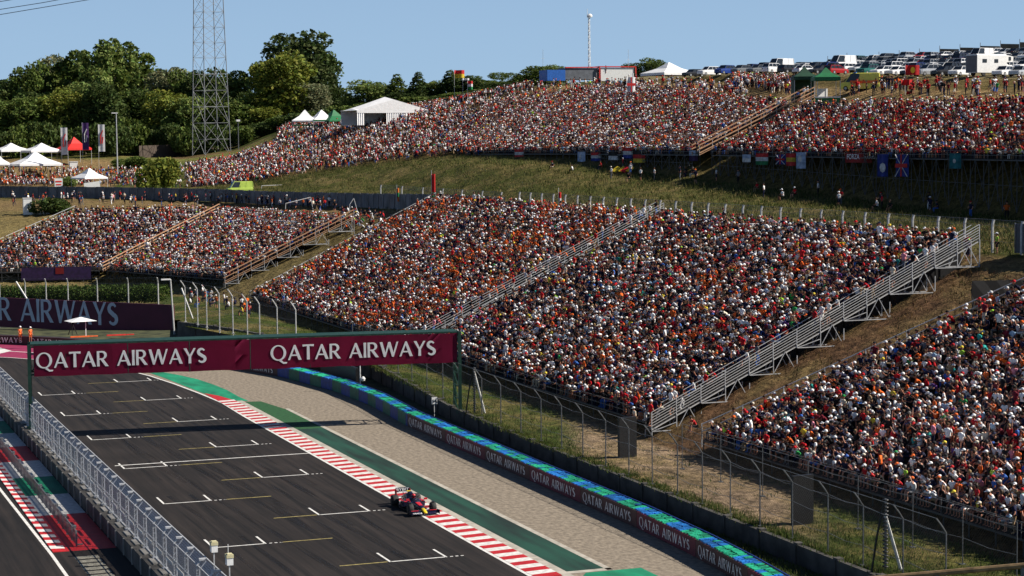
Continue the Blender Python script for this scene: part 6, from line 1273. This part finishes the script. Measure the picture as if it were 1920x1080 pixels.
for x, w_ in ((-1.9, .8), (.3, .7), (2.9, .4)): MB().box((x, -1.16, 2.1 if x < 2 else 2.45), (w_, .05, .5)).build('window', m_glass, mh)
for x in (-2.0, 2.9):
    for s_ in (-1, 1): MB().wheel((x, s_*1.0, .36), .36, .25, 12, axis='y').build('wheel', m_rubber, mh)
# stepped fence behind the car park
hf = empty('stepped_fence', at(1560, 112, 500), 0, 'dark stepped panel fence along the skyline behind the parked cars', 'fence'); o0 = np.array(hf.location)
stp = [(1552, 1582, 111, 117), (1588, 1646, 105, 110), (1648, 1684, 103, 108), (1686, 1722, 100, 103.5), (1724, 1760, 97, 100), (1762, 1798, 91.5, 98), (1800, 1837, 89, 95), (1838, 1875, 86, 93), (1876, 1911, 82, 89), (1912, 1960, 79, 86)]
for (u0, u1, v0, v1) in stp:
    A = at(u0, v0, 500)-o0; B = at(u1, v0+.6, 500)-o0; h0 = (v1-v0+14)/F*500; MB().loft([[A, A-[0, 0, h0], A-[0, -.12, h0], A+[0, .12, 0]], [B, B-[0, 0, h0], B-[0, -.12, h0], B+[0, .12, 0]]]).build('fence_panel', mat('dark_boards', (.09, .085, .075), .8, .2, 1), hf); MB().beam(A-[0, 0, h0], A+[0, 0, .8], .07).build('post', m_dsteel, hf)

# ================================================================== FLAGS AND BANNERS
FM_SHADE = {k: mat('hung_'+k, v, .8, .3, 2) for k, v in dict(red=(.40, .02, .02), white=(.5, .5, .5), black=(.01, .01, .01), yellow=(.5, .36, .03), blue=(.02, .035, .2), green=(.015, .14, .05), sky=(.30, .37, .5), dark_red=(.22, .015, .015), teal=(.012, .12, .14), purple=(.03, .012, .06)).items()}  # darker copies of the flag colours: shade on hung cloth put into the colour
FM = {k: mat('flag_'+k, v, .7, .08, 2, trans=.3) for k, v in dict(red=(.62, .02, .02), white=(.75, .75, .75), black=(.02, .02, .02), yellow=(.75, .55, .03), blue=(.03, .06, .35), green=(.02, .25, .07), sky=(.42, .52, .72), dark_red=(.30, .02, .02), teal=(.02, .22, .25), orange=(.8, .22, .03), purple=(.08, .03, .16)).items()}
def flag(P, w, h_, bands, label, pole=0, rz=0, vertical=False, wave=.12, name='flag', kind='flag', group=None, emb=None, poleup=0):
    """cloth with coloured bands as parts; P = lower left corner"""
    r_ = empty(name, P, rz, label, kind, group); n_ = len(bands); N = 10
    wv = lambda x: wave*math.sin(x/w*7.0)
    for i, bnd in enumerate(bands):
        mb = MB(); mm = 4
        for j in range(N):
            x0, x1 = w*j/N, w*(j+1)/N
            if vertical:
                if not (i/n_ <= (j+.5)/N < (i+1)/n_): continue
                z0, z1 = 0, h_
            else: z0, z1 = h_*(n_-1-i)/n_, h_*(n_-i)/n_
            mb.loft([[(x0, wv(x0), z0), (x0, wv(x0), z1), (x0, wv(x0)+.02, z1), (x0, wv(x0)+.02, z0)], [(x1, wv(x1), z0), (x1, wv(x1), z1), (x1, wv(x1)+.02, z1), (x1, wv(x1)+.02, z0)]], cap=(j in (0, N-1)))
        mb.build('cloth', (FM_SHADE if group == 'flags hung along the upper stand' and bnd in FM_SHADE else FM)[bnd], r_)
    if emb: emb(r_, w, h_)
    if pole: MB().beam((-.03, 0, -pole), (-.03, 0, h_+.15+poleup), .035, n=5).build('flagpole', m_steel, r_)
    return r_
def cross(c, c2=None):
    def f(r_, w, h_):
        MB().box((w/2, -.2, h_/2), (w, .02, h_*.18)).box((w/2, -.203, h_/2), (w*.12, .02, h_)).build('cross', (FM_SHADE if 'hung' in r_.get('group', '') else FM)[c], r_)
        if c2: MB().beam((0, -.17, 0), (w, -.17, h_), .05).beam((0, -.17, h_), (w, -.17, 0), .05).build('saltire', (FM_SHADE if 'hung' in r_.get('group', '') else FM)[c2], r_)
    return f
def disc(c, x=.5, z=.5, r=.22, pts=8):
    def f(r_, w, h_): MB().add([(w*x+h_*r*math.cos(2*math.pi*k/pts)*.75, -.17, h_*z+h_*r*math.sin(2*math.pi*k/pts)) for k in range(pts)], [tuple(range(pts))]).build('emblem', (FM_SHADE if 'hung' in r_.get('group', '') else FM)[c], r_)
    return f
def front(u, v, X=124.6): P = on_x(u, v, X); return P
HANG = [(1083, 304, 3.0, 2.1, ['sky'], 'pale blue flag hanging below the upper stand, leftmost of the hung flags', disc('white')), (1108, 302, 2.6, 1.7, ['red', 'white', 'blue'], 'red white and blue flag beside the pale blue one on the upper stand', None), (1141, 300, 2.8, 1.6, ['black', 'white'], 'black and white flag hung on the upper stand', None), (1168, 297, 2.6, 2.1, ['red', 'white', 'blue'], 'dutch red white and blue flag beside the german one', None), (1187, 305, 3.1, 2.3, ['black', 'red', 'yellow'], 'black red and yellow german flag hung on the upper stand', None), (1292, 302, 2.0, 1.9, ['sky', 'purple'], 'faded striped flag at the foot of the upper orange staircase', None),
  (1392, 304, 2.5, 1.3, ['sky', 'white'], 'white and pale blue flag left of the hungarian one', None), (1417, 309, 2.7, 1.9, ['red', 'white', 'green'], 'hungarian red white and green flag right of the upper orange staircase', None), (1456, 308, 2.0, 1.6, ['blue'], 'small blue flag with red and white crosses on the upper stand', cross('red', 'white')), (1474, 311, 1.9, 2.0, ['red', 'yellow', 'red'], 'spanish red and yellow flag on the upper stand', None), (1493, 316, 2.0, 2.6, ['sky'], 'hanging pale blue banner beside the spanish flag', disc('white', .5, .6)), (1585, 305, 5.0, 1.5, ['dark_red'], 'long red banner with pale lettering on the upper stand', None), (1645, 331, 1.9, 3.3, ['blue'], 'dark blue ensign with stars hanging low below the upper stand', disc('white', .6, .4)), (1680, 331, 2.4, 3.2, ['blue'], 'union flag hanging below the upper stand', cross('red', 'white')), (1780, 316, 1.9, 2.1, ['teal'], 'teal flag hung on the right part of the upper stand', disc('white', .5, .5, .15)), (965, 296, 3.2, 1.9, ['red', 'white', 'red'], 'red and white flag hung at the left end of the upper stand', None)]
for (u, v, w_, h_, bands, lab, em) in HANG: flag(front(u, v, 124.3 if u < 1300 else 123.9), w_*.75, h_*.8, bands, lab, rz=-1.2+RNG.normal(0, .12), wave=.14, group='flags hung along the upper stand', emb=em)
bl_ = [o for o in bpy.data.objects if o.get('label') == 'long red banner with pale lettering on the upper stand'][0]; word('banner_lettering', 'FORZA FERRARI', (.3, -.1, .45), (1, 0, 0), (0, 0, 1), .6, m_letter, bl_, width=4.0, font=True)
# crumpled banner on the grass
P = on_x(1152, 345, 121); P[2] = gz(P[0], P[1]); cb = empty('fallen_banner', P, -1.3, 'crumpled yellow and red banner lying on the dry grass below the upper stand', 'banner')
for (x, y, c_) in ((0, 0, 'yellow'), (1.2, .2, 'yellow'), (2.4, .5, 'red'), (3.4, 0, 'yellow'), (2.6, -.4, 'red'), (1.6, .9, 'red')):
    q = MB(); q.add([(x-.8, y-.5, .1), (x, y-.6, .4), (x+.9, y-.4, .12), (x+.8, y+.5, .9), (x, y+.6, 1.1), (x-.7, y+.5, .7)], [(0, 1, 4, 5), (1, 2, 3, 4)]); q.build('cloth', FM[c_], cb)
# the ferrari flags on the path
P = gcol(1697, .55, 10); T = at(1697, 138, px(P)[2])
fy = T[2]-P[2]
flag((P[0], P[1], P[2]+fy-.2), 2.0, 1.35, ['red'], 'red flag with a yellow shield waving highest above the path on the hill', pole=fy, rz=-.3, emb=disc('yellow', .5, .5, .33)); 
for k, (du, dv_, w_, h_, lab) in enumerate(((1690, 160, 1.5, .8, 'second red flag below the shield flag'), (1704, 168, .9, .5, 'third small red flag below the shield flag'), (1700, 179, 1.0, .6, 'lowest red flag below the shield flag'))): flag(at(du, dv_, px(P)[2]-.5), w_, h_, ['red'], lab, rz=-.3+.2*k, wave=.25)
for (u, v, w_, h_, bands, lab, rz) in ((1789, 165, 2.6, 1.5, ['white'], 'white flag with red marks held by people on the path', -.4), (1853, 150, 2.1, 1.3, ['white', 'sky'], 'white and pale blue banner held near the motorhome', .1), (1372, 156, 1.5, .9, ['red', 'white'], 'red and white flag held among the standing people above the upper stand', .2), (1175, 172, 1.7, 2.6, ['white'], 'white flag with a red cross beside the tall white pole', 0)):
    P = at(u, v, 300 if u > 1500 else 360); flag(P, w_, h_, bands, lab, rz=rz, wave=.2, pole=max(.5, P[2]-gz(P[0], P[1])) if u != 1853 else 1.2, emb=cross('red') if u < 1200 else None)
P = at(1187, 182, 372); tag(MB().beam((0, 0, -2), (0, 0, 4.4), .12, n=6).build('white_pole', m_white, loc=P), 'short thick white pole standing in the upper crowd', 'pole')
for (u, v, bands, w_, h_, lab) in ((852, 146, ['red', 'yellow'], 2.4, 1.8, 'red and yellow flag waving highest above the hill crowd'), (868, 154, ['white', 'black'], 1.5, .9, 'small white and black flag below the waving red one'), (877, 168, ['red', 'white', 'green'], 1.2, 2.0, 'narrow red white and green flag in the hill crowd')): P = at(u, v, 470); flag(P, w_, h_, bands, lab, rz=-.2, wave=.25, pole=4.5)
P = at(1418, 182, 330); tag(MB().lathe([(.05, -1.2), (1.0, -.8), (1.45, 0), (1.2, .8), (.4, 1.25), (.0, 1.3)], n=14).build('orange_balloon', m_orange, loc=P, smooth=True), 'big orange ball shaped inflatable left of the beer tent', 'balloon')
tag(MB().lathe([(.05, -.5), (.4, -.3), (.5, 0), (.4, .4), (.0, .5)], n=10).build('green_balloon', mat('lime_rubber', (.35, .7, .3), .4, .05, 2), loc=at(1276, 211, 335), smooth=True), 'pale green balloon in the middle of the upper crowd', 'balloon')
# flags on poles by the lower wall
for (u, v0, v1, bands, lab) in ((745, 388, 348, ['orange', 'green', 'orange'], 'narrow orange and green flag on a pole at the grey wall'), (810, 376, 320, ['red'], 'red pennant on a white pole at the top of the middle block'), (1048, 392, 356, ['red', 'white'], 'thin red and white furled flag on the fence above the middle block')):
    A = on_x(u, v0+6, 95.6); B = on_x(u, v1, 95.6); h_ = B[2]-A[2]; flag((A[0], A[1], A[2]+h_*.35), .55 if u == 810 else .3, h_*.55, bands, lab, pole=h_*.35+.5, wave=.08, rz=-.5, poleup=.4)
# tall feather flags left
for (u, bands, v0, v1, lab, c_) in ((116, ['white'], 318, 238, 'tall white feather flag with a red mark, the left one', 'red'), (156, ['purple'], 315, 229, 'tall dark purple feather flag between the two white ones', 'white'), (186, ['white'], 315, 232, 'tall white feather flag with a red mark, the right one', 'red')):
    P = at(u, v0, 500); zz_ = gz(P[0], P[1]); T = at(u, v1, 500); hh_ = T[2]-zz_; fl = flag((P[0], P[1], T[2]-6.9), 1.55, 6.7, bands, lab, pole=T[2]-6.9-zz_, wave=.05, rz=-.15)
    MB().path([(.5, -.1, 1.9), (.5, -.1, 4.0), (1.1, -.1, 5.2)], .13).path([(.9, -.1, 2.0), (1.1, -.1, 3.6)], .13).build('emblem', FM[c_], fl)
# boards and boxes on the left
P = at(174, 352, 445); P[2] = max(P[2]-.8, gz(P[0], P[1])); tag(MB().box((0, 0, 1.1), (3.5, .12, 1.9), 0).build('white_board', m_white, loc=P, rot=(0, -.12, 0)), 'blank white board tilted beside the small parasol tent', 'board')
P = at(110, 350, 455); P[2] = gz(P[0], P[1]); r_ = empty('info_board', P, 0, 'upright white notice board with red lettering left of the parasol tent', 'board'); MB().box((0, 0, 1.3), (1.8, .1, 2.6)).build('panel', m_white, r_); MB().box((0, -.07, 1.9), (1.4, .02, .35)).box((0, -.07, 1.2), (1.2, .02, .3)).box((0, -.07, .6), (1.3, .02, .25)).build('red_bar', m_red, r_)
P = at(138, 316, 520); P[2] = gz(P[0], P[1]); tag(MB().box((0, 0, 1.1), (2.0, 1.2, 2.2)).box((0, 0, 2.25), (2.2, 1.4, .12)).build('toilet_cabin', m_white, loc=P), 'small white cabin below the purple flag', 'cabin')
P = at(52, 417, 392); P[2] = gz(P[0], P[1]); wbx = tag(MB().box((0, 0, 1.6), (1.6, 1.1, 3.2)).box((0, 0, 3.24), (1.75, 1.25, .1)).box((1.9, 0, .35), (4.6, 1.4, .5)).build('white_cabinet', m_white, loc=P), 'tall white cabinet on the grass at the far left', 'cabinet')
for (u, v, D, lab) in ((490, 366, 405, 'white goal shaped frame above the grey wall'), (535, 402, 350, 'tilted white goal shaped frame in front of the grey wall'), (655, 405, 330, 'slim white tripod frame near the end of the grey wall')):
    P = at(u, v, D); w_ = 4.6; q = MB().path([(0, 0, 0), (.1, 0, 1.9), (w_ if u < 600 else .8, 0, 2.0 if u < 500 else 2.9), (w_+.5 if u < 600 else 1.6, 0, .0)], .07); tag(q.build('goal_frame', m_pst2, loc=P), lab, 'frame')
P = at(449, 362, 405); vn = parked((P[0], P[1], gz(P[0], P[1])), .0, 'van', 'white', 'lime green and white van half hidden behind the grey wall', 'vans by the wall', 'parked_van')
for c in vn.children:
    if c.name.startswith('body'): c.data = c.data.copy(); c.data.materials[0] = mat('lime_paint', (.45, .6, .1), .4, .1, 1)
# brown timber fence below the wood
P0, P1 = at(262, 322, 560), at(425, 262, 585); r_ = empty('timber_fence', (P0[0], P0[1], 0), 0, 'brown timber fence along the foot of the wood beside the pylon', 'fence')
for i in range(12):
    a = P0+(P1-P0)*i/12; c = P0+(P1-P0)*(i+1)/12; za, zc = gz(a[0], a[1]), gz(c[0], c[1]); q = MB().loft([[(a[0]-P0[0], a[1]-P0[1], za), (a[0]-P0[0], a[1]-P0[1], za+3.4), (a[0]-P0[0], a[1]-P0[1]+.1, za+3.4), (a[0]-P0[0], a[1]-P0[1]+.1, za)], [(c[0]-P0[0], c[1]-P0[1], zc), (c[0]-P0[0], c[1]-P0[1], zc+3.4), (c[0]-P0[0], c[1]-P0[1]+.1, zc+3.4), (c[0]-P0[0], c[1]-P0[1]+.1, zc)]]); q.build('fence_panel', mat('brown_boards', (.075, .055, .042), .85, .3, 1.5, stretch=(6, 6, .3)), r_)
# remaining raw walls in front of tents
bpy.context.view_layer.update(); print('objects', len(bpy.data.objects))
# dark banner on the front of the leftmost block
P = A_.p(.52, 0); Q0 = A_.p(.95, 0); dd = (Q0-P); r_ = empty('front_banner', P, math.atan2(dd[1], dd[0]), 'long dark purple banner with a red patch on the front of the leftmost block', 'banner'); L_ = float(np.hypot(*dd[:2]))
MB().loft([[(0, -.35, -1.5), (0, -.35, .75), (0, -.3, .75), (0, -.3, -1.5)], [(L_, -.35, -1.5), (L_, -.35, .75), (L_, -.3, .75), (L_, -.3, -1.5)]]).build('cloth', FM_SHADE['purple'], r_); MB().box((L_*.55, -.38, .1), (L_*.12, .03, 1.1)).build('red_patch', FM['dark_red'], r_)
